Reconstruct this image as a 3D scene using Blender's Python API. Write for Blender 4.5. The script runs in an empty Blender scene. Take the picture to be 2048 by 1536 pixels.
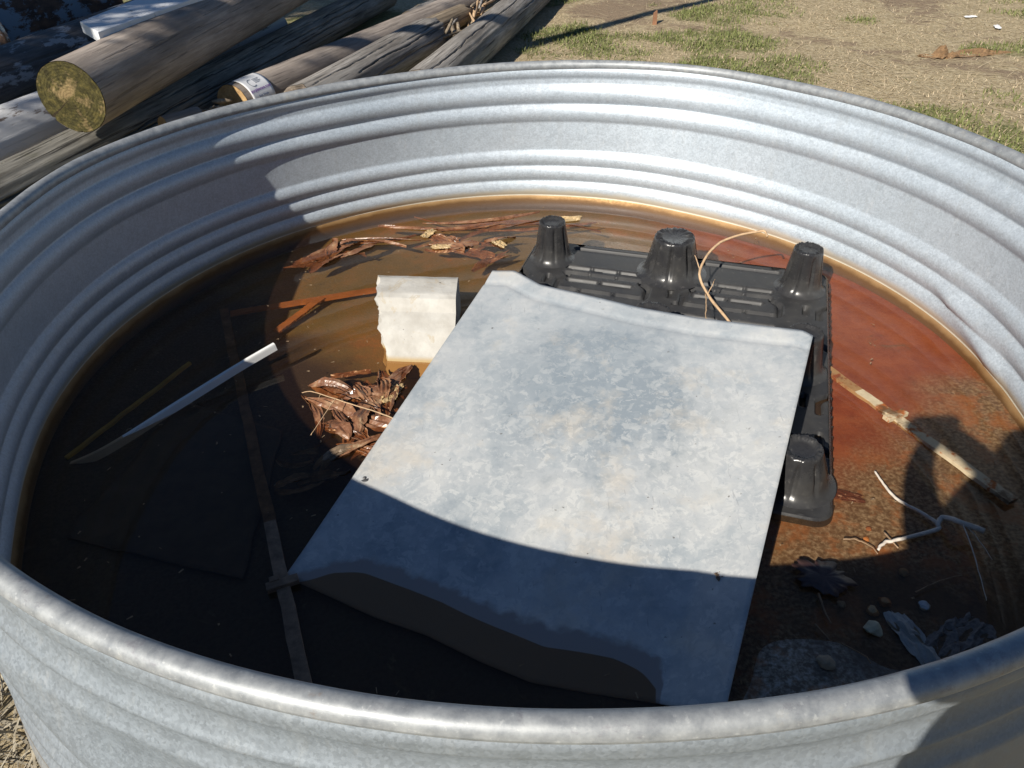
import bpy, bmesh, math, random
from mathutils import Vector, Matrix, noise, Euler
R = math.radians
random.seed(7)
scene = bpy.context.scene
COL = scene.collection

# ------------------------------------------------------------------ camera, sky, sun, exposure
SUN_AZ, SUN_EL = R(33.2), R(35.6)          # shadows run towards SUN_AZ (from +Y towards +X)
SHX, SHY = math.sin(SUN_AZ), math.cos(SUN_AZ)
CAMLOC = Vector((0.0, -1.567, 1.2795))
cd = bpy.data.cameras.new("camera"); cam = bpy.data.objects.new("camera", cd); COL.objects.link(cam)
cd.sensor_width = 36.0; cd.lens = 1509.4 / 2048 * 36.0; cd.clip_start = 0.02; cd.clip_end = 600
cr, cu, cf = Vector((0.99963707, 0.00497366, -0.02647637)), Vector((0.01822254, 0.59901174, 0.80053287)), Vector((-0.01984124, 0.8007248, -0.59870371))
cam.matrix_world = Matrix(((cr.x, cu.x, -cf.x, CAMLOC.x), (cr.y, cu.y, -cf.y, CAMLOC.y), (cr.z, cu.z, -cf.z, CAMLOC.z), (0, 0, 0, 1)))
scene.camera = cam
wd = bpy.data.worlds.new("World"); scene.world = wd; wd.use_nodes = True
wn = wd.node_tree; bg = wn.nodes['Background']
sky = wn.nodes.new('ShaderNodeTexSky'); sky.sky_type = 'NISHITA'; sky.sun_disc = False
sky.sun_elevation = SUN_EL; sky.sun_rotation = SUN_AZ + math.pi
wn.links.new(sky.outputs[0], bg.inputs[0]); bg.inputs[1].default_value = 0.050; sky.ozone_density = 6.0; sky.air_density = 1.0; sky.dust_density = 0.0
sl = bpy.data.lights.new("sun", 'SUN'); sl.energy = 5.0; sl.angle = R(0.53); sl.color = (1.0, 0.94, 0.84)
so = bpy.data.objects.new("sun", sl); COL.objects.link(so)
so.rotation_euler = Vector((SHX * math.cos(SUN_EL), SHY * math.cos(SUN_EL), -math.sin(SUN_EL))).to_track_quat('-Z', 'Y').to_euler()
so.location = (-4, -6, 8)
scene.view_settings.view_transform = 'Standard'; scene.view_settings.look = 'None'
scene.view_settings.exposure = 0.36; scene.view_settings.gamma = 1.0
scene.render.engine = 'CYCLES'
scene.cycles.use_denoising = True
scene.cycles.max_bounces = 10; scene.cycles.transparent_max_bounces = 16
scene.cycles.caustics_reflective = False; scene.cycles.caustics_refractive = False

# ------------------------------------------------------------------ helpers
def N3(x, y, z): return noise.noise(Vector((x, y, z)))

class NB:
    """small node-tree builder"""
    def __init__(s, name):
        s.m = bpy.data.materials.new(name); s.m.use_nodes = True
        s.t = s.m.node_tree; s.b = s.t.nodes['Principled BSDF']
        s.out = s.t.nodes['Material Output']
    def n(s, typ, **kw):
        nd = s.t.nodes.new(typ)
        for k, v in kw.items(): setattr(nd, k, v)
        return nd
    def put(s, sock, v):
        if hasattr(v, 'is_linked') or isinstance(v, bpy.types.NodeSocket): s.t.links.new(v, sock)
        else: sock.default_value = v
    def coord(s, kind='Object', scale=(1, 1, 1)):
        c = s.n('ShaderNodeTexCoord'); mp = s.n('ShaderNodeMapping'); mp.inputs['Scale'].default_value = scale
        s.t.links.new(c.outputs[kind], mp.inputs[0]); return mp.outputs[0]
    def noise(s, vec, scale, detail=5, rough=.55, dist=0):
        nd = s.n('ShaderNodeTexNoise'); s.t.links.new(vec, nd.inputs['Vector'])
        nd.inputs['Scale'].default_value = scale; nd.inputs['Detail'].default_value = detail
        nd.inputs['Roughness'].default_value = rough; nd.inputs['Distortion'].default_value = dist
        return nd.outputs[0]
    def vor(s, vec, scale, out='Color', feature='F1'):
        nd = s.n('ShaderNodeTexVoronoi', feature=feature); s.t.links.new(vec, nd.inputs['Vector']); nd.inputs['Scale'].default_value = scale
        return nd.outputs[out]
    def ramp(s, fac, stops):
        nd = s.n('ShaderNodeValToRGB'); s.put(nd.inputs[0], fac); e = nd.color_ramp.elements
        while len(e) < len(stops): e.new(.5)
        for el, (p, c) in zip(e, stops):
            el.position = p; el.color = (c, c, c, 1) if isinstance(c, (int, float)) else (*c, 1)
        return nd.outputs[0]
    def mix(s, fac, a, b, mode='MIX'):
        nd = s.n('ShaderNodeMix', data_type='RGBA', blend_type=mode)
        s.put(nd.inputs[0], fac)
        for sk, v in ((nd.inputs[6], a), (nd.inputs[7], b)):
            s.put(sk, (*v, 1) if isinstance(v, tuple) and len(v) == 3 else v)
        return nd.outputs[2]
    def math(s, op, a, b=0.0, clamp=False):
        nd = s.n('ShaderNodeMath', operation=op); nd.use_clamp = clamp
        s.put(nd.inputs[0], a); s.put(nd.inputs[1], b); return nd.outputs[0]
    def xyz(s, vec):
        nd = s.n('ShaderNodeSeparateXYZ'); s.t.links.new(vec, nd.inputs[0]); return nd.outputs
    def smooth(s, v, a, b):
        nd = s.n('ShaderNodeMapRange', interpolation_type='SMOOTHSTEP'); s.put(nd.inputs[0], v)
        nd.inputs[1].default_value = a; nd.inputs[2].default_value = b; return nd.outputs[0]
    def bump(s, h, strength, dist=.01, prev=None):
        nd = s.n('ShaderNodeBump'); nd.inputs['Strength'].default_value = strength; nd.inputs['Distance'].default_value = dist
        s.t.links.new(h, nd.inputs['Height'])
        if prev: s.t.links.new(prev, nd.inputs['Normal'])
        s.t.links.new(nd.outputs[0], s.b.inputs['Normal']); return nd.outputs[0]
    def set(s, color=None, rough=None, metal=None, spec=None, **kw):
        for k, v in (('Base Color', color), ('Roughness', rough), ('Metallic', metal), ('Specular IOR Level', spec)):
            if v is not None: s.put(s.b.inputs[k], (*v, 1) if isinstance(v, tuple) and len(v) == 3 else v)
        for k, v in kw.items(): s.put(s.b.inputs[k.replace('_', ' ')], v)
        return s.m

def new_mesh(name, verts, faces, smooth=True):
    me = bpy.data.meshes.new(name); me.from_pydata(verts, [], faces); me.update()
    if smooth: me.polygons.foreach_set('use_smooth', [True] * len(me.polygons))
    return me
def link(name, me, mat=None, parent=None, loc=None, rot=None):
    o = bpy.data.objects.new(name, me); COL.objects.link(o)
    if mat is not None and me is not None and not me.materials: me.materials.append(mat)
    if parent is not None: o.parent = parent
    if loc is not None: o.location = loc
    if rot is not None: o.rotation_euler = rot
    return o
def thing(name, label, cat, loc=(0, 0, 0), group=None):
    return tag(link(name, None, loc=loc), label, cat, group)
def tag(o, label=None, cat=None, group=None, kind=None):
    for k, v in (('label', label), ('category', cat), ('group', group), ('kind', kind)):
        if v: o[k] = v
    return o
def grid_mesh(name, nu, nv, fn, closed_u=False, smooth=True, flip=False):
    vs = [fn(i / (nu if closed_u else nu - 1), j / (nv - 1)) for j in range(nv) for i in range(nu)]
    fs = []
    for j in range(nv - 1):
        for i in range(nu if closed_u else nu - 1):
            i2 = (i + 1) % nu
            fs.append((j * nu + i, j * nu + i2, (j + 1) * nu + i2, (j + 1) * nu + i))
    if flip: fs = [f[::-1] for f in fs]
    return new_mesh(name, vs, fs, smooth)
def tube_mesh(name, pts, rad, sides=8, jitter=0.0, seed=0):
    """a tapering tube along a polyline; rad a number or a list"""
    rnd = random.Random(seed); P = [Vector(p) for p in pts]; n = len(P)
    rads = rad if isinstance(rad, (list, tuple)) else [rad] * n
    vs, fs = [], []; up = Vector((0.3, 0.2, 0.93))
    for i, p in enumerate(P):
        t = (P[min(i + 1, n - 1)] - P[max(i - 1, 0)]).normalized()
        a = t.cross(up).normalized(); b = t.cross(a)
        for k in range(sides):
            th = 2 * math.pi * k / sides; r = rads[i] * (1 + jitter * (rnd.random() - .5))
            vs.append(p + a * math.cos(th) * r + b * math.sin(th) * r)
    for i in range(n - 1):
        for k in range(sides):
            k2 = (k + 1) % sides
            fs.append((i * sides + k, i * sides + k2, (i + 1) * sides + k2, (i + 1) * sides + k))
    fs.append(tuple(range(sides - 1, -1, -1))); fs.append(tuple((n - 1) * sides + k for k in range(sides)))
    return new_mesh(name, vs, fs)
def catmull(pts, sub=6):
    P = [Vector(p) for p in pts]; out = []
    for i in range(len(P) - 1):
        a, b, c, d = P[max(i - 1, 0)], P[i], P[i + 1], P[min(i + 2, len(P) - 1)]
        for k in range(sub):
            t = k / sub
            out.append(.5 * ((2 * b) + (c - a) * t + (2 * a - 5 * b + 4 * c - d) * t * t + (3 * b - 3 * c + d - a) * t ** 3))
    out.append(P[-1]); return out
def box_bm(bm, c, s, rot=None):
    m = Matrix.Translation(Vector(c)) @ (rot.to_matrix().to_4x4() if rot else Matrix()) @ Matrix.Diagonal((*s, 1))
    return bmesh.ops.create_cube(bm, size=1, matrix=m)['verts']
def bm_obj(name, bm, mat, parent=None, bevel=0.0, smooth=False):
    if bevel: bmesh.ops.bevel(bm, geom=bm.edges[:], offset=bevel, segments=2, affect='EDGES', profile=.6)
    me = bpy.data.meshes.new(name); bm.to_mesh(me); bm.free()
    if smooth: me.polygons.foreach_set('use_smooth', [True] * len(me.polygons))
    return link(name, me, mat, parent)
def lerp_path(pts, u):
    """pts sorted list of (u, Vector)"""
    for (u0, a), (u1, b) in zip(pts, pts[1:]):
        if u <= u1: return a.lerp(b, (u - u0) / (u1 - u0))
    return pts[-1][1]

ZW = 0.1253          # water level
HR = 0.61            # height of the tank rim

# ------------------------------------------------------------------ materials
def mat_galv(name, base=.53, inside=True):
    b = NB(name); v = b.coord()
    wv = b.mix(.02, v, b.n('ShaderNodeTexNoise').outputs[1])
    fine = b.xyz(b.vor(wv, 260))[0]; coarse = b.xyz(b.vor(wv, 90))[1]
    big = b.noise(v, 3.0, 6, .6); mid = b.noise(v, 26, 6, .65)
    grain = b.math('ADD', b.math('MULTIPLY', fine, .5), b.math('ADD', b.math('MULTIPLY', coarse, .15), b.math('MULTIPLY', mid, .5)))
    val = b.ramp(grain, [(.25, base * .84), (.85, base * 1.10)])
    tint = b.ramp(big, [(.3, (.82, .93, 1.03)), (.7, (.89, .98, 1.07))])
    col = b.mix(1.0, val, tint, 'MULTIPLY')
    st = b.noise(b.coord(scale=(9, 9, .8)), 4, 5, .6)
    col = b.mix(b.ramp(st, [(.56, 0), (.74, .25)]), col, (.40, .41, .40))
    # white drips and spots of zinc bloom
    dr_ = b.noise(b.coord(scale=(1, 1, .35)), 38, 5, .7)
    col = b.mix(b.ramp(dr_, [(.60, 0), (.72, .30)]), col, (base * 1.35, base * 1.37, base * 1.37))
    sp = b.noise(v, 130, 2, .5)
    col = b.mix(b.ramp(sp, [(.70, 0), (.74, .35)]), col, (.20, .20, .19))
    if inside:
        z = b.xyz(v)[2]
        # mineral crust and rust at and below the water line
        edge = b.math('ADD', z, b.math('MULTIPLY', b.math('SUBTRACT', b.noise(v, 14, 4), .5), .02))
        col = b.mix(b.smooth(edge, ZW + .034, ZW + .012), col, (.62, .58, .48))
        col = b.mix(b.smooth(edge, ZW + .004, ZW - .008), col, (.48, .43, .32))
        col = b.mix(b.smooth(edge, ZW - .004, ZW - .016), col, (.20, .145, .085))
    else:
        z = b.xyz(v)[2]
        col = b.mix(b.math('MULTIPLY', b.smooth(z, .16, .02), b.ramp(mid, [(.4, .2), (.6, .8)])), col, (.30, .27, .22))
    b.bump(b.noise(v, 240, 2), .12, .002)
    return b.set(col, b.ramp(grain, [(.25, .42), (.8, .58)]), .25, .5)
M_TANK = mat_galv('galvanized_inside'); M_TANKOUT = mat_galv('galvanized_outside', .28, False)

def mat_rim():
    b = NB('galvanized_rim'); v = b.coord()
    mid = b.noise(v, 40, 7, .7)
    val = b.ramp(mid, [(.35, (.24, .255, .27)), (.65, (.40, .415, .42))])
    scuff = b.noise(b.coord(scale=(1, 1, 2.2)), 26, 7, .75)
    col = b.mix(b.ramp(scuff, [(.58, 0), (.68, .65)]), val, (.20, .19, .21))
    dried = b.noise(v, 9, 6, .7)
    col = b.mix(b.ramp(dried, [(.62, 0), (.72, .6)]), col, (.46, .44, .38))
    rust = b.noise(v, 17, 5, .7)
    col = b.mix(b.ramp(rust, [(.66, 0), (.76, .6)]), col, (.28, .19, .12))
    sp = b.noise(v, 120, 3, .6)
    col = b.mix(b.ramp(sp, [(.62, 0), (.70, .4)]), col, (.56, .57, .56))
    b.bump(scuff, .12, .003)
    return b.set(col, b.ramp(mid, [(.3, .44), (.7, .58)]), .30)
M_RIM = mat_rim()

def mat_sheet():
    b = NB('weathered_zinc_sheet'); v = b.coord(); X = b.xyz(v)
    # Object coords: x 0..1 across, y 0..1 from the far edge (object is unscaled metres)
    big = b.noise(v, 2.6, 5, .6, .4); med = b.noise(v, 11, 8, .68); fl = b.noise(v, 42, 6, .7, .6)
    col = b.ramp(b.math('ADD', b.math('MULTIPLY', big, .45), b.math('MULTIPLY', med, .55)),
                 [(.36, (.28, .32, .355)), (.45, (.375, .41, .435)), (.54, (.475, .495, .505)), (.64, (.57, .575, .555))])
    # darker blue-grey bare zone in the middle of the plate
    dx = b.math('SUBTRACT', X[0], .17); dy = b.math('SUBTRACT', X[1], -.17)
    d = b.math('SQRT', b.math('ADD', b.math('MULTIPLY', dx, dx), b.math('MULTIPLY', dy, dy)))
    dz = b.math('ADD', b.smooth(d, .40, .06), b.math('MULTIPLY', b.math('SUBTRACT', med, .5), 3.2))
    col = b.mix(b.ramp(dz, [(.25, 0), (.95, .9)]), col, (.245, .29, .33))
    # flaky white zinc bloom, denser towards the near half
    fx = b.vor(b.mix(.03, v, b.n('ShaderNodeTexNoise').outputs[1]), 48, 'Color'); fz = b.xyz(fx)[0]
    nearh = b.smooth(X[1], .15, -.45)
    bloom = b.math('MULTIPLY', b.ramp(fl, [(.49, 0), (.54, 1)]), b.math('ADD', b.math('MULTIPLY', nearh, .7), .3))
    col = b.mix(b.math('MULTIPLY', bloom, b.math('ADD', b.math('MULTIPLY', fz, .35), .08)), col, (.70, .70, .67))
    flk = b.ramp(b.noise(v, 55, 5, .75, 1.0), [(.36, 1), (.43, 0)])
    col = b.mix(b.math('MULTIPLY', flk, b.math('ADD', b.math('MULTIPLY', nearh, .22), .08)), col, (.27, .31, .35))
    # tan stains
    st = b.noise(v, 4.5, 6, .7)
    col = b.mix(b.ramp(st, [(.54, 0), (.72, .6)]), col, (.62, .55, .45))
    sp = b.noise(v, 75, 2, .5)
    col = b.mix(b.ramp(sp, [(.74, 0), (.78, .7)]), col, (.10, .09, .08))
    sc = b.noise(b.coord(scale=(70, 7, 20)), 2.4, 3, .6)
    col = b.mix(b.ramp(sc, [(.68, 0), (.74, .5)]), col, (.27, .28, .30))
    # part that has stood in the water is dark and silted
    z = X[2]; wet = b.math('ADD', z, b.math('MULTIPLY', b.math('SUBTRACT', b.noise(v, 30, 4), .5), .004))
    col = b.mix(b.smooth(wet, ZW + .0035, ZW + .0020), col, (.30, .27, .26))
    b.bump(fl, .10, .002)
    return b.set(col, b.ramp(med, [(.3, .66), (.7, .50)]), .10, .35)
M_SHEET = mat_sheet()

def mat_floor():
    b = NB('rusty_tank_floor'); v = b.coord(); X = b.xyz(v)
    n1 = b.noise(v, 3.2, 6, .62, .8); n2 = b.noise(v, 16, 6, .65); n3 = b.noise(v, 120, 3, .6)
    col = b.ramp(b.math('ADD', b.math('MULTIPLY', n1, .65), b.math('MULTIPLY', n2, .35)),
                 [(.34, (.13, .125, .08)), (.48, (.19, .16, .082)), (.59, (.25, .17, .075)), (.70, (.40, .18, .07))])
    wob = b.math('MULTIPLY', b.math('SUBTRACT', n1, .5), .5)
    red = b.smooth(b.math('ADD', X[0], wob), .42, .75)
    col = b.mix(red, col, b.ramp(n2, [(.35, (.27, .075, .05)), (.6, (.38, .13, .075))]))
    # shallow corner: bare grey metal with grit and rust blooms
    t = b.math('SUBTRACT', b.math('MULTIPLY', X[0], .62), b.math('MULTIPLY', X[1], .78))
    shal = b.smooth(b.math('ADD', t, b.math('MULTIPLY', wob, .7)), .62, .82)
    grey = b.ramp(n3, [(.40, (.15, .115, .085)), (.52, (.26, .225, .18)), (.68, (.44, .42, .37))])
    rustpatch = b.ramp(b.noise(v, 9, 5, .7), [(.50, 0), (.62, .75)])
    col = b.mix(shal, col, b.mix(rustpatch, grey, (.42, .20, .09)))
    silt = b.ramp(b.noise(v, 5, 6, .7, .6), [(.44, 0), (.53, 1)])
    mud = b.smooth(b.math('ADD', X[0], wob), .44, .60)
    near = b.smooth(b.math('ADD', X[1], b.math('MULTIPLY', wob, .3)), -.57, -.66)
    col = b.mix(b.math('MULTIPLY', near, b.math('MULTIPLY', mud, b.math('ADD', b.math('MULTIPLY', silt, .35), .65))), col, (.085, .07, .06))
    # dark silt on the low side, with the left shade painted into its colour
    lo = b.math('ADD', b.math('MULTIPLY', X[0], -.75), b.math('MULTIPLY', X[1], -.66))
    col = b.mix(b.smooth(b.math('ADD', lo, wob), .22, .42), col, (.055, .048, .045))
    blot = b.noise(v, 12, 6, .75, 1.2)
    col = b.mix(b.ramp(blot, [(.60, 0), (.70, .55)]), col, (.13, .13, .11))
    b.bump(n3, .35, .004)
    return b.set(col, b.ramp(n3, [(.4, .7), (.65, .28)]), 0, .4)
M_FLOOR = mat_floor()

def mat_water():
    b = NB('rusty_water'); t = b.t; v = b.coord()
    tr = b.n('ShaderNodeBsdfTransparent'); tr.inputs[0].default_value = (.82, .67, .51, 1)
    df = b.n('ShaderNodeBsdfDiffuse'); df.inputs[0].default_value = (.17, .085, .045, 1)
    gl = b.n('ShaderNodeBsdfGlossy'); gl.inputs['Roughness'].default_value = .015; gl.inputs[0].default_value = (1, 1, 1, 1)
    bp = b.n('ShaderNodeBump'); bp.inputs['Strength'].default_value = .05; bp.inputs['Distance'].default_value = .01
    t.links.new(b.noise(v, 7, 2), bp.inputs['Height']); t.links.new(bp.outputs[0], gl.inputs['Normal'])
    # Schlick reflectance of a water surface, the same from above and from below
    ge = b.n('ShaderNodeNewGeometry'); dt = b.n('ShaderNodeVectorMath', operation='DOT_PRODUCT')
    t.links.new(ge.outputs['Incoming'], dt.inputs[0]); t.links.new(bp.outputs[0], dt.inputs[1])
    c1 = b.math('SUBTRACT', 1.0, b.math('ABSOLUTE', dt.outputs['Value'])); fr = b.math('ADD', .02, b.math('MULTIPLY', .98, b.math('POWER', c1, 5.0)))
    m1 = b.n('ShaderNodeMixShader'); m1.inputs[0].default_value = .07
    t.links.new(tr.outputs[0], m1.inputs[1]); t.links.new(df.outputs[0], m1.inputs[2])
    m2 = b.n('ShaderNodeMixShader'); t.links.new(fr, m2.inputs[0])
    t.links.new(m1.outputs[0], m2.inputs[1]); t.links.new(gl.outputs[0], m2.inputs[2])
    t.links.new(m2.outputs[0], b.out.inputs[0]); return b.m
M_WATER = mat_water()

def mat_simple(name, c, rough=.6, metal=0, var=.25, scale=18, bump=.15, dist=.004, spec=.5):
    b = NB(name); v = b.coord(); n = b.noise(v, scale, 6, .65)
    col = b.ramp(n, [(.3, tuple(x * (1 - var) for x in c)), (.7, tuple(min(1, x * (1 + var)) for x in c))])
    b.bump(b.noise(v, scale * 4, 4), bump, dist)
    return b.set(col, rough, metal, spec)

def mat_plastic(name='black_pallet_plastic', r0=.20, r1=.38):
    b = NB(name); v = b.coord(); n = b.noise(v, 9, 6, .7); f = b.noise(v, 70, 4, .6)
    col = b.ramp(n, [(.35, (.022, .022, .024)), (.62, (.045, .044, .043)), (.8, (.10, .095, .085))])
    col = b.mix(b.ramp(f, [(.62, 0), (.72, .35)]), col, (.16, .15, .14))
    b.bump(f, .06, .002)
    return b.set(col, b.ramp(n, [(.3, r0), (.7, r1)]), 0, .5)
M_PLASTIC = mat_plastic(); M_DECK = mat_plastic('dusty_deck_plastic', .42, .60)

def mat_wood(name, pale, dark, crack=.5, moss=0.0, paint=None, paint_amt=.5):
    """log axis = local Z"""
    b = NB(name); v = b.coord(scale=(1, 1, .07)); u = b.coord()
    g = b.noise(v, 42, 8, .7, .2); l = b.noise(b.coord(scale=(1, 1, .25)), 6, 5, .6); f = b.noise(b.coord(scale=(1, 1, .03)), 75, 4, .6)
    col = b.ramp(g, [(.30, dark), (.52, tuple((p + d) / 2 for p, d in zip(pale, dark))), (.70, pale)])
    col = b.mix(b.ramp(l, [(.38, .55), (.6, 0)]), col, tuple(x * .55 for x in dark))
    cr = b.ramp(f, [(.34, 1), (.42, 0)])
    col = b.mix(b.math('MULTIPLY', cr, crack), col, (.035, .03, .026))
    if moss: col = b.mix(b.ramp(b.noise(u, 9, 6, .7), [(.56, 0), (.68, moss)]), col, (.12, .12, .06))
    if paint:
        pm = b.noise(b.coord(scale=(1, 1, .35)), 13, 7, .68)
        col = b.mix(b.ramp(pm, [(paint_amt, 1), (paint_amt + .05, 0)]), col, paint)
    b.bump(b.math('ADD', g, b.math('MULTIPLY', cr, -.8)), .55, .006)
    return b.set(col, .85, 0, .2)
M_POLE = mat_wood('weathered_pole', (.50, .43, .37), (.24, .20, .17), .35)
M_GREYLOG = mat_wood('grey_split_wood', (.50, .47, .43), (.17, .15, .13), .8)
M_GREENLOG = mat_wood('greenish_split_wood', (.42, .40, .35), (.13, .12, .10), .85, .3)
M_WHITELOG = mat_wood('white_painted_log', (.34, .30, .27), (.15, .11, .09), .5, 0, (.62, .62, .62), .56)
M_DARKLOG = mat_wood('dark_stained_log', (.22, .21, .20), (.08, .075, .075), .4, 0, (.36, .37, .38), .40)
M_TANWOOD = mat_wood('broken_tan_wood', (.46, .38, .28), (.2, .15, .10), .5)

def mat_end(name, light, dark, moss):
    b = NB(name); v = b.coord(); X = b.xyz(v)
    r = b.math('SQRT', b.math('ADD', b.math('MULTIPLY', X[0], X[0]), b.math('MULTIPLY', X[1], X[1])))
    rr = b.math('ADD', b.math('MULTIPLY', r, 520), b.math('MULTIPLY', b.noise(v, 12, 3), 7))
    ring = b.math('ADD', b.math('MULTIPLY', b.math('SINE', rr), .5), .5)
    n = b.noise(v, 20, 6, .7)
    col = b.mix(b.math('MULTIPLY', ring, .28), b.ramp(n, [(.35, dark), (.65, light)]), dark)
    if moss:
        mm = b.math('ADD', b.noise(v, 11, 5, .7), b.math('MULTIPLY', b.smooth(r, .02, .12), .12))
        m2 = b.noise(v, 34, 6, .75)
        col = b.mix(b.ramp(mm, [(.44, 0), (.56, .93)]), col, b.ramp(m2, [(.38, (.016, .017, .008)), (.52, (.050, .047, .016)), (.66, (.12, .098, .03))]))
    # drying checks that run out from the heart
    ang = b.math('ARCTAN2', X[1], X[0]); ck = b.math('ABSOLUTE', b.math('ADD', b.math('SINE', b.math('ADD', ang, .6)), b.math('MULTIPLY', b.math('SUBTRACT', n, .5), .25)))
    chk = b.math('MULTIPLY', b.smooth(ck, .05, .02), b.math('GREATER_THAN', b.math('COSINE', b.math('ADD', ang, .6)), 0.0))
    col = b.mix(b.math('MULTIPLY', chk, .85), col, (.03, .022, .015))
    b.bump(b.math('ADD', b.math('MULTIPLY', ring, .35), b.math('MULTIPLY', n, 3)), .5, .006)
    return b.set(col, .9, 0, .15)
M_ENDMOSS = mat_end('mossy_cut_end', (.36, .27, .13), (.20, .14, .07), True)
M_ENDFRESH = mat_end('fresh_cut_end', (.55, .38, .19), (.36, .22, .10), False)
M_ENDGREY = mat_end('grey_cut_end', (.30, .26, .21), (.14, .11, .09), False)

# ------------------------------------------------------------------ ground
def in_path(x, y):           # worn dirt track crossing the yard, and a few bare spots
    d = abs((x - 1.9) * .62 + (y - 4.1) * .78 + .35 * N3(x * .9, y * .9, 21))
    return .55 * max(0, 1 - d / .42) + max(0, N3(x * .8 + 3, y * .8, 31) - .15) * 1.6
def green_amt(x, y): return max(0, min(1, .49 + 1.15 * N3(x * 1.1 + 5, y * 1.1, 11) + .7 * N3(x * 3.1, y * 3.1, 4) - max(0, x - 1.4) * .16 - .8 * in_path(x, y)))
def mat_ground():
    b = NB('dirt_and_dry_grass'); v = b.coord('Object')
    at = b.n('ShaderNodeAttribute', attribute_name='cover'); c = b.xyz(at.outputs['Vector'])
    n2 = b.noise(v, 6, 8, .7); n3 = b.noise(v, 45, 6, .7); n4 = b.noise(v, 130, 4, .7)
    straw = b.ramp(n3, [(.32, (.25, .195, .115)), (.5, (.44, .355, .22)), (.68, (.60, .51, .35))])
    soil = b.ramp(n4, [(.35, (.20, .145, .095)), (.65, (.36, .275, .19))])
    green = b.ramp(n3, [(.35, (.08, .10, .03)), (.65, (.22, .24, .09))])
    j1 = b.math('MULTIPLY', b.math('SUBTRACT', n2, .5), 1.8)
    col = b.mix(b.smooth(b.math('ADD', c[1], j1), .30, .65), straw, soil)
    col = b.mix(b.math('MULTIPLY', b.smooth(b.math('ADD', c[0], j1), .35, .75), .75), col, green)
    b.bump(b.math('ADD', n2, n3), .8, .02)
    return b.set(col, .95, 0, .1)
M_GROUND = mat_ground()
def ground_z(x, y): return .018 * N3(x * .9, y * .9, 3.1) + .008 * N3(x * 4, y * 4, 7.7) - .012
def ground_mesh():
    xs = [-150, -60, -25, -12] + [-8 + .1 * i for i in range(161)] + [12, 25, 60, 150]
    ys = [-150, -60, -25, -10] + [-4 + .1 * i for i in range(141)] + [14, 25, 60, 150]
    vs = [(x, y, ground_z(x, y)) for y in ys for x in xs]; n = len(xs)
    fs = [(j * n + i, j * n + i + 1, (j + 1) * n + i + 1, (j + 1) * n + i) for j in range(len(ys) - 1) for i in range(n - 1)]
    me = new_mesh('ground', vs, fs)
    at = me.attributes.new('cover', 'FLOAT_VECTOR', 'POINT')
    for k, (x, y, z) in enumerate(vs): at.data[k].vector = (green_amt(x, y), min(1, in_path(x, y)), 0)
    return me
tag(link('ground', ground_mesh(), M_GROUND), 'bare dirt yard with dry grass behind the tank', kind='structure')

# ------------------------------------------------------------------ the stock tank
TOPR = [(179.1, 1.1758), (161.7, 1.2096), (147.9, 1.2005), (137.6, 1.1694), (119.4, 1.1517), (102.0, 1.1706), (89.4, 1.1985), (77.4, 1.2217), (60.9, 1.2487), (43.8, 1.2115), (29.1, 1.2073), (19.3, 1.2145), (10.3, 1.2192)]
TOPR = [(a, r - .009) for a, r in TOPR] + [(a, r + .012) for a, r in [(-121.9, 1.1647), (-117.3, 1.163), (-113.1, 1.1664), (-108.5, 1.1695), (-103.5, 1.1724), (-98.7, 1.1708), (-93.8, 1.174), (-90.6, 1.1772), (-84.2, 1.1846), (-81.0, 1.1884), (-75.0, 1.202), (-71.1, 1.2092), (-66.2, 1.2187)]] + [(-150, 1.172), (-30, 1.226), (-48, 1.226), (-10, 1.222)]
BOTR = [(129.6, 1.2175), (118.8, 1.2001), (108.0, 1.194), (91.7, 1.1882), (75.8, 1.1718), (55.9, 1.1431), (40.1, 1.1559), (30.8, 1.1579), (22.6, 1.1729), (14.5, 1.171), (8.0, 1.1722), (1.3, 1.1797), (-7.7, 1.1688), (158.8, 1.2188), (145, 1.218), (176.1, 1.2125), (-170.4, 1.1888), (-160.3, 1.1782), (-150.5, 1.174), (-138, 1.225), (-130, 1.25), (-122, 1.25), (-112, 1.235), (-100, 1.215), (-90, 1.20), (-80, 1.21), (-70, 1.24), (-62, 1.28), (-52, 1.31), (-42, 1.30), (-30, 1.24), (-20, 1.19)]
def prof(data, th, bw=9.0):
    s = w = 0
    for a, r in data:
        d = (th - a + 180) % 360 - 180
        k = math.exp(-.5 * (d / bw) ** 2); s += k * r; w += k
    return s / w if w > 1e-9 else 1.18
NTH = 400
TOPT = [prof(TOPR, 360 * i / NTH) for i in range(NTH)]
BOTT = [prof(BOTR, 360 * i / NTH) for i in range(NTH)]
CRESTS = [(.572, .009, .020), (.500, .0130, .034), (.434, .0125, .032), (.271, .0115, .030), (.214, .0115, .030), (.157, .0115, .030), (.098, .011, .030)]
def bulge(z):
    s = 0
    for c, a, w in CRESTS:
        d = abs(z - c) / w
        if d < 1: s += a * (1 - d * d) ** 1.15 if d < .8 else a * .3085 * (1 - ((d - .8) / .2)) ** 1.6
    return s
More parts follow.
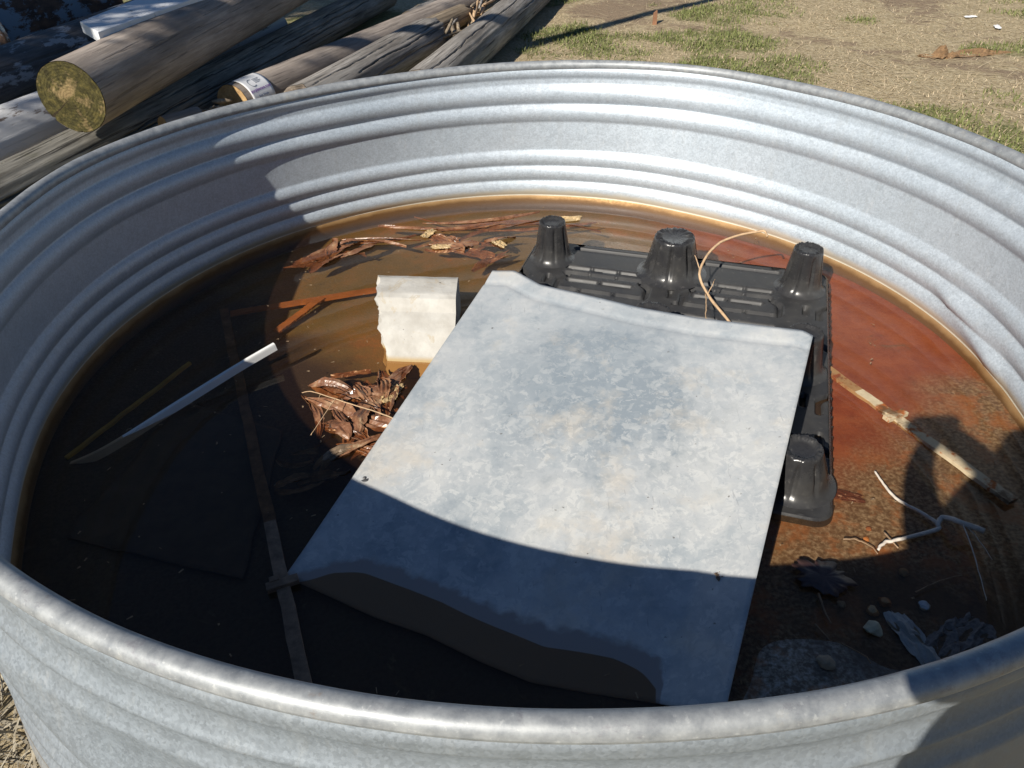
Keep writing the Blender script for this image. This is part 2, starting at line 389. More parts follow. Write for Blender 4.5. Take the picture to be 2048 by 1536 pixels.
def wall_r(i, z):
    th = 360 * (i % NTH) / NTH
    t = (z - ZW) / (HR - ZW)
    r = BOTT[i % NTH] * (1 - t) + (TOPT[i % NTH] - .006) * t + .002
    r -= bulge(z)
    d = (th + 180) % 360 - 180
    # dented lower ridges on the right inside
    e = max(0, 1 - abs(d - 5) / 9.0)
    r -= .016 * min(1, e * 2.2) * math.exp(-((z - .185 - .004 * (d - 5)) / .030) ** 2)
    r += .004 * e * math.exp(-((z - .262) / .03) ** 2)
    # diagonal dent on the near left outside
    q = (d + 128) / 7.0 + (z - .40) / .06
    r -= .010 * math.exp(-((d + 112) / 7) ** 2 - ((z - .36) / .06) ** 2)
    r += .012 * math.exp(-(q / .7) ** 2) * (1 if -150 < d < -100 else 0) * max(0, min(1, (.5 - z) / .08))
    a = R(th)
    r += .0022 * N3(math.cos(a) * 4, math.sin(a) * 4, z * 9)
    return r
tank = thing('stock_tank', 'large round galvanized stock tank with corrugated wall and rolled rim', 'stock tank', (0, 0, 0))
NZ = 130
wm = grid_mesh('tank_wall', NTH, NZ, lambda u, v: (lambda i, z: (wall_r(i, z) * math.cos(2 * math.pi * i / NTH), wall_r(i, z) * math.sin(2 * math.pi * i / NTH), z))(round(u * NTH), .012 + v * (HR - .014 - .012)), closed_u=True)
wall = link('tank_wall', wm, M_TANKOUT, tank); wm.materials.append(M_TANK)
sm = wall.modifiers.new('solid', 'SOLIDIFY'); sm.thickness = .002; sm.offset = -1; sm.material_offset = 1
RT = .0155
def rim_fn(u, v):
    i = round(u * NTH) % NTH; a = 2 * math.pi * i / NTH; ph = 2 * math.pi * v
    k = 1 + .06 * N3(math.cos(a) * 9, math.sin(a) * 9, 5)
    rc = TOPT[i] - .002 + math.cos(ph) * RT * k; return (rc * math.cos(a), rc * math.sin(a), HR - RT + math.sin(ph) * RT * k + .003 * N3(math.cos(a) * 3, math.sin(a) * 3, 1))
link('rim', grid_mesh('rim', NTH, 21, rim_fn, closed_u=True), M_RIM, tank)
def floor_z(x, y):
    t = x * .40 - y * .915
    h = -.0065 - .030 * (.93 - t) if t > .5 else -.0194 - .028 * (.5 - t)
    h += .010 * math.exp(-((x - .46 + .06 * N3(x * 5, y * 5, 1)) ** 2 / .035 + (y + .88 + .05 * N3(x * 6, y * 6, 5)) ** 2 / .018)) + (.0025 * N3(x * 8, y * 8, 6) if t > .6 else 0)
    return ZW + h + (.004 - .0025 * max(0, min(1, (t - .3) / .4))) * N3(x * 2.2, y * 2.2, 4) + .0016 * N3(x * 9, y * 9, 9)
def floor_fn(u, v):
    i = round(u * NTH) % NTH; a = 2 * math.pi * i / NTH; r = (v ** .8) * (wall_r(i, floor_z(1.2 * math.cos(a), 1.2 * math.sin(a))) - .001)
    x, y = r * math.cos(a), r * math.sin(a); return (x, y, floor_z(x, y))
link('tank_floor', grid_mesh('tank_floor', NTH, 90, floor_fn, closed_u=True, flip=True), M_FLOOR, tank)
def water_fn(u, v):
    i = round(u * NTH) % NTH; a = 2 * math.pi * i / NTH; r = max(v, .002) * (wall_r(i, ZW) + .0005)
    return (r * math.cos(a), r * math.sin(a), ZW)
tag(link('water', grid_mesh('water', NTH, 24, water_fn, closed_u=True, flip=True), M_WATER), 'shallow rust brown water standing in the tank', kind='structure')

# ------------------------------------------------------------------ black plastic pallet, feet up
PAL_C = Vector((.329, .118, 0)); PAL_A = R(-17.3); FX, FY = .379, .413; DZ = .146
pal = thing('plastic_pallet', 'black moulded plastic pallet lying upside down in the water, feet up', 'pallet', (PAL_C.x, PAL_C.y, 0))
pal.rotation_euler = (R(1.3), 0, PAL_A); pal.location.z = -.006
PW, PL = .905, 1.03
def seg_d(x, y, a, b, c, d):
    vx, vy = c - a, d - b; t = max(0, min(1, ((x - a) * vx + (y - b) * vy) / (vx * vx + vy * vy + 1e-9)))
    return math.hypot(x - a - vx * t, y - b - vy * t)
grooves = []
rg = random.Random(3)
for cx in (-FX / 2, FX / 2):
    for cy in (-FY / 2, FY / 2):
        for k, yy in enumerate((-.168, -.135, -.085, -.03, .03, .085, .125, .160)):
            edge = .125 if abs(yy) > .12 else .105 if abs(yy) > .06 else .155
            n = 3 if abs(yy) > .1 else 2 if k % 2 else 3
            for j in range(n):
                x0 = -edge + 2 * edge * j / n; x1 = -edge + 2 * edge * (j + .80) / n
                grooves.append((cx + x0, cy + yy, cx + x1, cy + yy))
for i in (-1, 0, 1):
    for j in (-1, 0, 1):
        fx, fy = i * FX, j * FY
        for sx in (-1, 1):
            for sy in (-1, 1):
                grooves.append((fx + sx * .052, fy + sy * .120, fx + sx * .052, fy + sy * .165))
                grooves.append((fx + sx * .052, fy + sy * .120, fx + sx * .075, fy + sy * .098))
        grooves.append((fx - .016, fy + .11, fx - .016, fy + .145)); grooves.append((fx + .016, fy - .11, fx + .016, fy - .145))
for sy in (-1, 1):
    for cx in (-FX / 2, FX / 2): grooves.append((cx - .125, sy * (PL / 2 - .03), cx + .125, sy * (PL / 2 - .03)))
GC = {}
for g in grooves:
    for ix in range(int((min(g[0], g[2]) - .02) // .05), int((max(g[0], g[2]) + .02) // .05) + 1):
        for iy in range(int((min(g[1], g[3]) - .02) // .05), int((max(g[1], g[3]) + .02) // .05) + 1): GC.setdefault((ix, iy), []).append(g)
def deck_h(x, y):
    h = 0
    for g in GC.get((int(x // .05), int(y // .05)), ()):
        d = seg_d(x, y, *g)
        h = min(h, -.015 * max(0, min(1, (.0095 - d) / .0035)))
        if .0095 < d < .0155: h = max(h, .0020 * (1 - abs(d - .0125) / .003)) if h == 0 else h
    return h + .0025 * N3(x * 3, y * 3, 2)
NXD, NYD = 230, 250
def deck_fn(u, v):
    x, y = (u - .5) * PW, (v - .5) * PL
    ex = max(0, abs(x) - (PW / 2 - .04)) / .04; ey = max(0, abs(y) - (PL / 2 - .04)) / .04
    if ex and ey:                                   # round the corners
        l = math.hypot(ex, ey)
        if l > 1:
            x = math.copysign(PW / 2 - .04 + .04 * ex / l, x); y = math.copysign(PL / 2 - .04 + .04 * ey / l, y)
    return (x, y, DZ + deck_h(x, y))
deck = link('deck', grid_mesh('deck', NXD, NYD, deck_fn), M_DECK, pal)
# side skirt with slanted vents cut as raised louvres
def rrect(t, off):
    hx, hy, rr = PW / 2 + off, PL / 2 + off, .04
    P = []
    for cx, cy, a0 in ((hx - rr, hy - rr, 0), (-hx + rr, hy - rr, 90), (-hx + rr, -hy + rr, 180), (hx - rr, -hy + rr, 270)):
        for k in range(9): a = R(a0 + k * 11.25); P.append((cx + rr * math.cos(a), cy + rr * math.sin(a)))
    return P
ring = rrect(0, 0); nr = len(ring)
lev = [(DZ + .0015, 0), (DZ - .004, .006), (DZ - .030, .010), (DZ - .052, .016), (DZ - .056, .022), (DZ - .066, .022)]
vs = [(x, y, z) for z, off in lev for x, y in rrect(0, off)]
fs = [(j * nr + i, j * nr + (i + 1) % nr, (j + 1) * nr + (i + 1) % nr, (j + 1) * nr + i) for j in range(len(lev) - 1) for i in range(nr)]
link('skirt', new_mesh('skirt', vs, fs), M_PLASTIC, pal)
M_VOID = mat_simple('vent_shadow', (.012, .012, .013), .7)
vb = bmesh.new(); box_bm(vb, (0, 0, 0), (.004, .010, .026), Euler((R(35), 0, 0)))
vm = bpy.data.meshes.new('vent'); vb.to_mesh(vm); vb.free(); vm.materials.append(M_VOID)
for k in range(26):
    y = -PL / 2 + .06 + k * .037
    link('vent', vm, None, pal, (PW / 2 + .0085, y, DZ - .022))
def foot_mesh(h, r0, r1, seed, recess=True):
    """h height, r0 base radius, r1 top radius; fluted frustum with a rim round the top"""
    n = 96; vs = []; fs = []
    prof_ = [(1.45, 0), (1.22, .006), (1.08, .02), (1.0, .045)]
    rows = [(r0 * a, z) for a, z in prof_]
    for k in range(1, 9): t = k / 8; rows.append((r0 + (r1 - r0) * t, .045 + (h - .052) * t))
    rows += [(r1 * .97, h - .002), (r1 * .90, h)]
    rows += [(r1 * .72, h), (r1 * .66, h - .006), (r1 * .5, h - .007), (r1 * .1, h - .007)] if recess else [(r1 * .7, h - .001), (r1 * .6, h - .003), (r1 * .1, h - .003)]
    rnd = random.Random(seed)
    for q, (r, z) in enumerate(rows):
        for k in range(n):
            a = 2 * math.pi * k / n; rr = r
            if .018 < z < h - .012 and q < 13:
                c = math.cos(a * 8 + seed); rr = r * (1 - .13 * max(0, min(1, (c - .72) / .18)) * min(1, (z - .015) / .02) * min(1, (h - .010 - z) / .012))
            zz = z + (rnd.uniform(-.0025, .003) if 12 <= q <= 14 else 0)
            vs.append((rr * math.cos(a), rr * math.sin(a), zz))
    for j in range(len(rows) - 1):
        for k in range(n): fs.append((j * n + k, j * n + (k + 1) % n, (j + 1) * n + (k + 1) % n, (j + 1) * n + k))
    fs.append(tuple((len(rows) - 1) * n + k for k in range(n)))
    return new_mesh('foot', vs, fs)
FEET = {(-1, 1): (.128, .052, .041), (0, 1): (.122, .076, .060), (1, 1): (.130, .052, .041),
        (-1, 0): (.080, .052, .041), (0, 0): (.112, .062, .050), (1, 0): (.114, .052, .042),
        (-1, -1): (.020, .052, .045), (0, -1): (.028, .06, .05), (1, -1): (.096, .060, .044)}
for (i, j), (h, r0, r1) in FEET.items():
    link('foot', foot_mesh(h, r0, r1, i * 3 + j + 5, recess=(i, j) != (0, 1)), M_PLASTIC, pal, (i * FX, j * FY, DZ - .001))

# ------------------------------------------------------------------ galvanized sheet leaning on the pallet
tp = [(-.091, .318, .262), (-.028, .316, .262), (.04, .236, .262), (.145, .184, .262), (.293, .099, .266), (.434, .038, .268), (.549, .003, .270), (.666, -.032, .272), (.683, -.056, .272)]
bp_ = [(-0.472, -0.63, 0.124), (-0.399, -0.662, 0.118), (-0.286, -0.718, 0.117), (-0.19, -0.757, 0.117), (-0.09, -0.813, 0.117), (-0.004, -0.852, 0.118), (0.111, -0.876, 0.118), (0.199, -0.894, 0.121), (.293, -.945, .170)]
def par(L):
    P = [Vector(p) for p in L]; d = [0]
    for a, c in zip(P, P[1:]): d.append(d[-1] + (c.xy - a.xy).length)
    return [(x / d[-1], p) for x, p in zip(d, P)]
tpp, bpp = par(tp), par(bp_)
def sheet_fn(u, v):
    p = lerp_path(tpp, u).lerp(lerp_path(bpp, u), v)
    a_, b_ = lerp_path(tpp, u).z, lerp_path(bpp, u).z; zk = max(b_ + .006, .1280); kk = min(1, min(u, 1 - u) / .18); kk = kk * kk * (3 - 2 * kk); zk = (a_ + (b_ - a_) * .86) * (1 - kk) + zk * kk
    z = (a_ + (zk - a_) * v / .86 if v < .86 else zk + (b_ - zk) * (v - .86) / .14) + .0015 * math.sin(v * math.pi) + .0018 * N3(p.x * 5, p.y * 5, 8) * (1 - .7 * v)
    # folded stiffening lip along the far edge
    lip = max(0, 1 - abs(v - .055) / .012)
    z += -.003 * lip + (.004 * (1 - v / .05) if v < .05 else 0)
    z += .0015 * math.sin(u * 14 + 1) * max(0, (v - .93) / .07)
    return (p.x, p.y, z)
sh = link('metal_sheet', grid_mesh('metal_sheet', 90, 110, sheet_fn), M_SHEET)
tag(sh, 'mottled grey galvanized sheet leaning across the black pallet', 'metal sheet')
s_ = sh.modifiers.new('solid', 'SOLIDIFY'); s_.thickness = .0022; s_.offset = -1
def on_sheet(u, v, dz=.0): x, y, z = sheet_fn(u, v); return Vector((x, y, z + dz))
M_HOLE = mat_simple('nail_hole', (.02, .018, .016), .8)
hm = bmesh.new(); bmesh.ops.create_cone(hm, cap_ends=True, segments=12, radius1=.0042, radius2=.0034, depth=.0012); hme = bpy.data.meshes.new('nail_hole'); hm.to_mesh(hme); hm.free(); hme.materials.append(M_HOLE)
for u, v in ((.17, .035), (.93, .03), (.035, .93), (.55, .80)): link('nail_hole', hme, None, sh, on_sheet(u, v, .0004))
rv = bmesh.new()
for rr, zz in ((.011, .0012),): bmesh.ops.create_cone(rv, cap_ends=True, segments=16, radius1=rr, radius2=rr * .8, depth=zz)
bmesh.ops.create_uvsphere(rv, u_segments=10, v_segments=6, radius=.0045)
bm_obj('rivet', rv, mat_simple('dark_rivet', (.13, .13, .13), .5, .6), sh).location = on_sheet(.03, .745, .001)

# ------------------------------------------------------------------ broken concrete moulding
def mat_conc():
    b = NB('pale_concrete'); v = b.coord(); n = b.noise(v, 14, 6, .6)
    col = b.ramp(n, [(.35, (.43, .41, .37)), (.65, (.55, .535, .495))])
    st = b.noise(v, 10, 5, .7, 1.5)
    col = b.mix(b.ramp(st, [(.60, 0), (.64, .5), (.69, 0)]), col, (.42, .33, .20))
    pit = b.noise(v, 95, 2, .5)
    col = b.mix(b.ramp(pit, [(.735, 0), (.76, 1)]), col, (.14, .12, .10))
    z = b.xyz(b.coord('Object'))[2]
    col = b.mix(b.smooth(z, ZW + .012, ZW + .001), col, (.42, .31, .16))
    b.bump(b.math('SUBTRACT', b.noise(v, 60, 5), b.math('MULTIPLY', b.ramp(pit, [(.7, 0), (.76, 1)]), 2)), .35, .004)
    return b.set(col, .9, 0, .2)
blk_sec = [(.352, .085), (.352, .225), (.345, .240), (.325, .2455), (.245, .2415), (.228, .236), (.216, .222), (.205, .207), (.190, .200), (.150, .178), (.083, .126), (.060, .085)]
def blk_fn(u, v):
    # u round the section, v along from the broken left end to the right end
    k = u * len(blk_sec); i = int(k) % len(blk_sec); f = k - int(k)
    a, c = blk_sec[i], blk_sec[(i + 1) % len(blk_sec)]
    y, z = a[0] + (c[0] - a[0]) * f, a[1] + (c[1] - a[1]) * f
    lx = -.418 + .16 * max(0, .33 - y) + .022 * N3(y * 13, z * 17, 6.3) + .010 * N3(y * 47, z * 51, 3) + .005 * N3(y * 130, z * 120, 8) + .02 * (z - .15) * 1.0
    rx = -.190 - .03 * max(0, .2 - y)
    x = lx + (rx - lx) * v
    y -= (x + .3) * .10
    return (x, y, z + .0012 * N3(x * 40, y * 40, 5))
nb, nl = 96, 22
bme = grid_mesh('concrete_block', nb, nl, blk_fn, closed_u=True, smooth=True)
bb = bmesh.new(); bb.from_mesh(bme); bb.verts.ensure_lookup_table()
rings = [[bb.verts[row * nb + k] for k in range(nb)] for row in (0, nl - 1)]
for ringv, sgn in zip(rings, (-1, 1)):
    inner = []
    c = sum((q.co for q in ringv), Vector()) / nb
    prev = ringv
    for t in (.8, .55, .3):
        cur = [bb.verts.new(c + (q.co - c) * t + Vector((sgn * (.0 if sgn > 0 else .018 * N3(q.co.y * 40 * t, q.co.z * 40, t * 9)), 0, 0))) for q in ringv]
        for k in range(nb):
            bb.faces.new((prev[k], prev[(k + 1) % nb], cur[(k + 1) % nb], cur[k]))
        prev = cur
    bb.faces.new(prev)
bmesh.ops.recalc_face_normals(bb, faces=bb.faces[:]); bb.to_mesh(bme); bb.free()
bme.set_sharp_from_angle(angle=R(38))
tag(link('concrete_block', bme, mat_conc()), 'broken chunk of cream concrete moulding beside the metal sheet', 'concrete block')

# ------------------------------------------------------------------ strips and bars lying in the tank
def mat_strip():
    b = NB('peeling_rusty_bar'); v = b.coord(); n = b.noise(v, 26, 6, .7); m = b.noise(v, 9, 5, .7)
    col = b.ramp(n, [(.40, (.36, .11, .03)), (.47, (.50, .40, .26)), (.7, (.60, .50, .34))])
    col = b.mix(b.ramp(m, [(.55, 0), (.63, .85)]), col, (.11, .06, .03))
    b.bump(n, .5, .004); return b.set(col, .85, 0, .2)
M_STRIP = mat_strip()
def bar(name, p0, p1, w, t, label, cat, mat, lug=None, seed=1):
    """flat bar from p0 to p1, wavy edges; optional crosswise lug at fraction lug"""
    p0, p1 = Vector(p0), Vector(p1); L = (p1 - p0).length; n = 40
    o = tag(link(name, None, loc=p0), label, cat) if lug is not None else None
    d = (p1 - p0).normalized(); side = d.cross(Vector((0, 0, 1))).normalized(); up = side.cross(d)
    base = Vector((0, 0, 0)) if o else p0
    vs, fs = [], []
    for i in range(n):
        c = base + d * (L * i / (n - 1)) + side * .003 * N3(i * .2, seed, 0) + up * .003 * N3(i * .15, seed, 4)
        e = 1 + .18 * N3(i * .9, seed, 2); f = 1 + .18 * N3(i * .9, seed, 8)
        for a, bq in ((-f, -.5), (e, -.5), (e * .96, .5), (-f * .96, .5)): vs.append(c + side * (w / 2 * a) + up * (t * bq))
    for i in range(n - 1):
        for k in range(4): fs.append((i * 4 + k, i * 4 + (k + 1) % 4, i * 4 + 4 + (k + 1) % 4, i * 4 + 4 + k))
    fs += [(3, 2, 1, 0), tuple((n - 1) * 4 + k for k in range(4))]
    me = new_mesh('bar' if o else name, vs, fs, False)
    if not o: return tag(link(name, me, mat), label, cat)
    link('bar', me, mat, o)
    bmx = bmesh.new()
    mrot = Matrix((side, d, up)).transposed().to_euler()
    box_bm(bmx, d * L * lug + up * (t * .6), (w * 2.3, w * .75, t * 1.3), mrot)
    box_bm(bmx, d * (L * lug - w * .5) + up * (t * .9) + side * w * .5, (w * .7, w * .5, t * 1.2), mrot)
    bm_obj('lug', bmx, mat, o, .0015)
    return o
bar('rusty_bar', (.735, .13, ZW - .012), (.990, -.470, ZW + .010), .026, .009, 'peeling cream and rust flat bar right of the pallet', 'metal bar', M_STRIP, .52, 1)
bar('rusty_bar', (-.945, .46, ZW - .050), (-.375, -.872, ZW + .014), .026, .009, 'long rusty flat bar running under the corner of the metal sheet', 'metal bar', mat_simple('dark_rusty_bar', (.19, .13, .09), .9, 0, .5, 30), .835, 2)
M_RUSTY = mat_simple('orange_rust_strip', (.36, .15, .055), .9)
bar('rust_strip', (-.90, .40, ZW - .030), (-.30, .58, ZW - .028), .028, .006, 'long orange rusty strip under water left of the concrete block', 'metal strip', M_RUSTY, None, 4)
bar('rust_strip', (-.735, .30, ZW - .034), (-.635, .475, ZW - .024), .026, .006, 'short orange rusty strip branching off the long one', 'metal strip', M_RUSTY, None, 5)
bar('yellow_stick', (-1.10, -.24, ZW - .035), (-.925, .125, ZW - .018), .010, .008, 'thin yellow stick under water beside the white trim', 'stick', mat_simple('yellow_stick', (.50, .40, .12), .7), None, 6)
# submerged dark board on the low side
def sub_fn(u, v):
    A, B, C, D = Vector((-.90, -.02, 0)), Vector((-.60, -.16, 0)), Vector((-.97, -.50, 0)), Vector((-.56, -.62, 0))
    p = A.lerp(B, u).lerp(C.lerp(D, u), v)
    p.x += .008 * N3(u * 6, v * 6, 2) + .018 * N3(v * 5, 3, 1) * (1 if u < .05 else 0)
    return (p.x, p.y, floor_z(p.x, p.y) + .005 + .003 * N3(p.x * 8, p.y * 8, 5))
o = tag(link('sunken_board', grid_mesh('sunken_board', 30, 40, sub_fn), mat_simple('waterlogged_board', (.075, .07, .072), .8)), 'dark waterlogged board lying under water on the left', 'board')
q = o.modifiers.new('s', 'SOLIDIFY'); q.thickness = .004

# white trim: L-shaped vinyl strip, one end raised out of the water
tr_path = catmull([(-1.135, -.262, .070), (-1.00, -.235, .116), (-.86, -.100, .148), (-.745, .015, .172), (-.665, .092, .186)], 8)
sec = [(0, 0), (.009, .000), (.009, -.003), (.003, -.005), (.002, -.020), (-.002, -.020), (-.001, -.004)]
vs, fs = [], []
for i, p in enumerate(tr_path):
    t = (tr_path[min(i + 1, len(tr_path) - 1)] - tr_path[max(i - 1, 0)]).normalized()
    s = Vector((0, 0, 1)).cross(t).normalized(); upv = t.cross(s)
    for a, c in sec: vs.append(p + s * a + upv * c * (1 - .35 * (i / len(tr_path) < .1)))
ns = len(sec)
for i in range(len(tr_path) - 1):
    for k in range(ns): fs.append((i * ns + k, i * ns + (k + 1) % ns, (i + 1) * ns + (k + 1) % ns, (i + 1) * ns + k))
fs += [tuple(range(ns)), tuple((len(tr_path) - 1) * ns + k for k in reversed(range(ns)))]
tag(link('vinyl_trim', new_mesh('vinyl_trim', vs, fs, False), mat_simple('white_vinyl', (.78, .78, .76), .5, 0, .08, 8, .05)), 'white vinyl trim strip sticking up out of the dark water', 'trim strip')

# ------------------------------------------------------------------ crumpled film and soggy leaves in the water
def mat_film():
    b = NB('soggy_brown_film'); v = b.coord(); n = b.noise(v, 24, 6, .7)
    col = b.ramp(n, [(.32, (.085, .038, .02)), (.48, (.19, .085, .045)), (.60, (.27, .14, .075)), (.72, (.42, .31, .19))])
    b.bump(b.noise(v, 90, 4), .3, .003)
    return b.set(col, b.ramp(n, [(.4, .22), (.7, .5)]), 0, .5)
M_FILM = mat_film()
M_LEAFPALE = mat_simple('pale_soggy_leaf', (.46, .33, .17), .4, 0, .4)
M_DARKLEAF = mat_simple('grey_brown_leaf', (.20, .14, .09), .45, 0, .5, 40)
def crumple(name, c, w, h, rot, seed, lift, label, mat=M_FILM, cat='plastic film', nfold=13, zb=None):
    rnd = random.Random(seed); folds = []
    for k in range(nfold):
        a = rnd.gauss(seed * .7, .6); folds.append((math.cos(a), math.sin(a), rnd.uniform(-.9, .9), rnd.uniform(.07, .22), rnd.uniform(.3, 1) * rnd.choice((1, 1, -.7))))
    def fn(u, v):
        x, y = u * 2 - 1, v * 2 - 1
        er = 1 + .35 * N3(math.atan2(y, x) * 1.3 + seed, seed, 0) + .15 * N3(x * 5, y * 5, seed)
        # squash the square into a ragged blob
        m = max(abs(x), abs(y)); l = math.hypot(x, y) or 1; k = m / l * .45 + .55
        x2, y2 = x * k * er, y * k * er
        z = 0
        for fa, fb, fo, fw, fh in folds:
            d = abs(x * fa + y * fb - fo) / fw
            if d < 1: z += fh * (1 - d)
        z = z * .5 + .35 * N3(x * 3, y * 3, seed * 1.7)
        edge = max(0, 1 - m ** 4)
        px, py = x2 * w / 2 + .10 * w * N3(x * 2, y * 2, seed + 4), y2 * h / 2 + .10 * h * N3(x * 2, y * 2, seed + 9)
        return (px, py, lift * (z * (.35 + .65 * edge) + .10 * N3(x * 9, y * 3, seed + 2)))
    me = grid_mesh(name, 40, 40, fn, smooth=False)
    o = link(name, me, mat, None, (c[0], c[1], zb if zb is not None else ZW - lift * .30), (0, 0, rot))
    q = o.modifiers.new('s', 'SOLIDIFY'); q.thickness = .0009
    return tag(o, label, cat)
def husk(name, c, w, h, rot, seed, n, label, mat, cat='plastic film', amp=.010, spread=.5):
    """one soaked, shredded piece: wrinkled ribbons grown from a common middle, most of it just under the surface"""
    rnd = random.Random(seed); vs, fs = [], []
    for k in range(n):
        L = w * rnd.uniform(.35, .85); W_ = h * rnd.uniform(.10, .26); a = rnd.gauss(0, spread)
        x0, y0 = rnd.gauss(0, .20) * w, rnd.gauss(0, .24) * h; cv = rnd.gauss(0, 1.2) / w * .5; zo = rnd.uniform(-.008, .004); tw = rnd.gauss(0, .5); hump = rnd.uniform(0, 1) ** 2 * amp * 1.6
        nu, nv = 22, 7; b0 = len(vs)
        for i in range(nu):
            t = i / (nu - 1) - .5; an = a + cv * t * L * 2; cx, cy = x0 + math.cos(a + cv * t * L) * t * L, y0 + math.sin(a + cv * t * L) * t * L
            wd2 = W_ * (1 - (2 * abs(t)) ** 3 * .8) * (1 + .3 * N3(t * 7, seed, k))
            for j in range(nv):
                q = j / (nv - 1) - .5
                z = zo + hump * math.cos(math.pi * t) + amp * .55 * N3(q * 7 + k, t * 3.0, seed) + amp * .45 * (1 - abs(((q * 3 + k * .37) % 1) * 2 - 1)) + q * W_ * .5 * math.sin(tw + t * 4 * tw)
                e = q * wd2 * (1 + .25 * N3(t * 16, q * 4, k))
                vs.append((cx - math.sin(an) * e, cy + math.cos(an) * e, z))
        for i in range(nu - 1):
            for j in range(nv - 1): fs.append((b0 + i * nv + j, b0 + (i + 1) * nv + j, b0 + (i + 1) * nv + j + 1, b0 + i * nv + j + 1))
    o = link(name, new_mesh(name, vs, fs, False), mat, None, (c[0], c[1], ZW - .006), (0, 0, rot))
    o.modifiers.new('s', 'SOLIDIFY').thickness = .0006
    return tag(o, label, cat)
husk('film_scrap', (-.655, .735), .24, .19, .35, 11, 12, 'orange brown shredded film scrap floating nearest the left shadow', M_FILM)
husk('film_scrap', (-.31, .80), .20, .17, -.5, 12, 9, 'folded brown film with pale creases in the middle far water', M_FILM)
husk('film_scrap', (-.12, .745), .24, .17, .1, 13, 8, 'thin wrinkled brown film left of the pallet corner foot', M_FILM, amp=.007)
husk('film_scrap', (-.14, .93), .66, .12, .06, 14, 12, 'long wrinkled film strip along the far tank wall', M_FILM, amp=.007, spread=.15)
husk('film_scrap', (-.46, .82), .34, .09, -.05, 15, 6, 'flat reddish film strip drifting between the floating scraps', M_FILM, amp=.005, spread=.2)
husk('film_scrap', (-.385, -.03), .24, .20, -.9, 16, 16, 'large shredded brown film below the concrete block', M_FILM, amp=.016, spread=.9)
husk('film_scrap', (-.425, -.20), .24, .17, -1.0, 17, 12, 'dark shredded film against the sheet edge, partly in shadow', M_FILM, amp=.012, spread=.6)
husk('soggy_leaf', (-.475, -.325), .20, .12, .4, 18, 6, 'limp grey leaf scrap in the shadow beside the sheet', M_DARKLEAF, 'leaf', .010, .3)
husk('soggy_leaf', (-.54, -.27), .14, .06, .2, 19, 3, 'small pale leaf strip left of the limp grey leaf', M_DARKLEAF, 'leaf', .007, .2)
for k, (x, y, sz, lab) in enumerate([(-.285, .755, .05, 'small curled pale leaf on the middle brown film'), (-.335, .86, .055, 'upright pale leaf tip above the middle brown film'), (-.085, .77, .05, 'curled tan leaf on the film near the pallet'), (.16, .955, .07, 'pale curled leaf by the far wall behind the pallet'), (-.34, -.06, .06, 'pale curled leaf on the large crumpled film')]):
    crumple('curled_leaf', (x, y), sz * 1.25, sz * .6, k * 1.1, 30 + k, .013, lab, M_LEAFPALE, 'leaf', 4, ZW + .004)
lf = on_sheet(.93, .735)
crumple('curled_leaf', (lf.x, lf.y), .026, .018, .4, 40, .010, 'tiny brown curled leaf on the shaded part of the sheet', M_DARKLEAF, 'leaf', 4, lf.z + .001)

rnd = random.Random(77); vs, fs = [], []
for k in range(260):
    a, r = rnd.uniform(0, 2 * math.pi), 1.1 * math.sqrt(rnd.random()); x, y = r * math.cos(a), r * math.sin(a); l, w_, an = rnd.uniform(.0012, .006), rnd.uniform(.0006, .002), rnd.uniform(0, 6)
    dx, dy = math.cos(an), math.sin(an); b0 = len(vs)
    vs += [(x - dx * l - dy * w_, y - dy * l + dx * w_, ZW + .0006), (x + dx * l - dy * w_, y + dy * l + dx * w_, ZW + .0012), (x + dx * l + dy * w_, y + dy * l - dx * w_, ZW + .0006), (x - dx * l + dy * w_, y - dy * l - dx * w_, ZW + .0016)]
    fs.append((b0, b0 + 1, b0 + 2, b0 + 3))
tag(link('floating_specks', new_mesh('floating_specks', vs, fs, False), mat_simple('chaff', (.27, .19, .115), .8, 0, .4, 80)), 'tiny specks of chaff floating on the water', 'chaff', None, 'stuff')

# ------------------------------------------------------------------ vine, roots and twigs
M_VINE = mat_simple('dry_tan_stem', (.50, .34, .20), .7, 0, .3, 60)
M_ROOT = mat_simple('bleached_root', (.62, .55, .47), .75, 0, .2, 60)
M_TWIG = mat_simple('brown_twig', (.26, .17, .10), .8, 0, .3, 60)
def stem(root, name, pts, r0, r1, mat, seed=0):
    P = catmull(pts, 6); n = len(P)
    P = [p + Vector((.0015 * N3(i * .5, seed, 0), .0015 * N3(i * .5, seed, 3), .001 * N3(i * .5, seed, 6))) for i, p in enumerate(P)]
    return link(name, tube_mesh(name, P, [r0 + (r1 - r0) * i / (n - 1) for i in range(n)], 7, .25, seed), mat, root)
vine = thing('dry_vine', 'curved dry tan vine arching over the black pallet', 'vine')
stem(vine, 'stem', [(.715, .475, .277), (.698, .496, .285), (.576, .467, .265), (.505, .375, .225), (.521, .318, .178), (.563, .20, .153), (.565, .12, .153)], .0034, .0042, M_VINE, 1)
stem(vine, 'side_shoot', [(.515, .318, .18), (.495, .22, .20), (.481, .162, .205), (.475, .12, .21)], .0022, .0014, M_VINE, 2)
stem(vine, 'side_shoot', [(.505, .375, .225), (.498, .395, .243), (.492, .405, .258)], .0018, .001, M_VINE, 3)
stem(vine, 'side_shoot', [(.521, .318, .178), (.532, .322, .205), (.537, .325, .222)], .0016, .0008, M_VINE, 4)
root = thing('bleached_root', 'pale forked root lying on the rusty floor at right', 'root')
stem(root, 'stem', [(.880, -.560, .150), (.842, -.548, .160), (.826, -.517, .143), (.810, -.530, .137), (.804, -.541, .134), (.727, -.562, .132), (.690, -.572, .133), (.672, -.588, .131)], .0062, .0028, M_ROOT, 5)
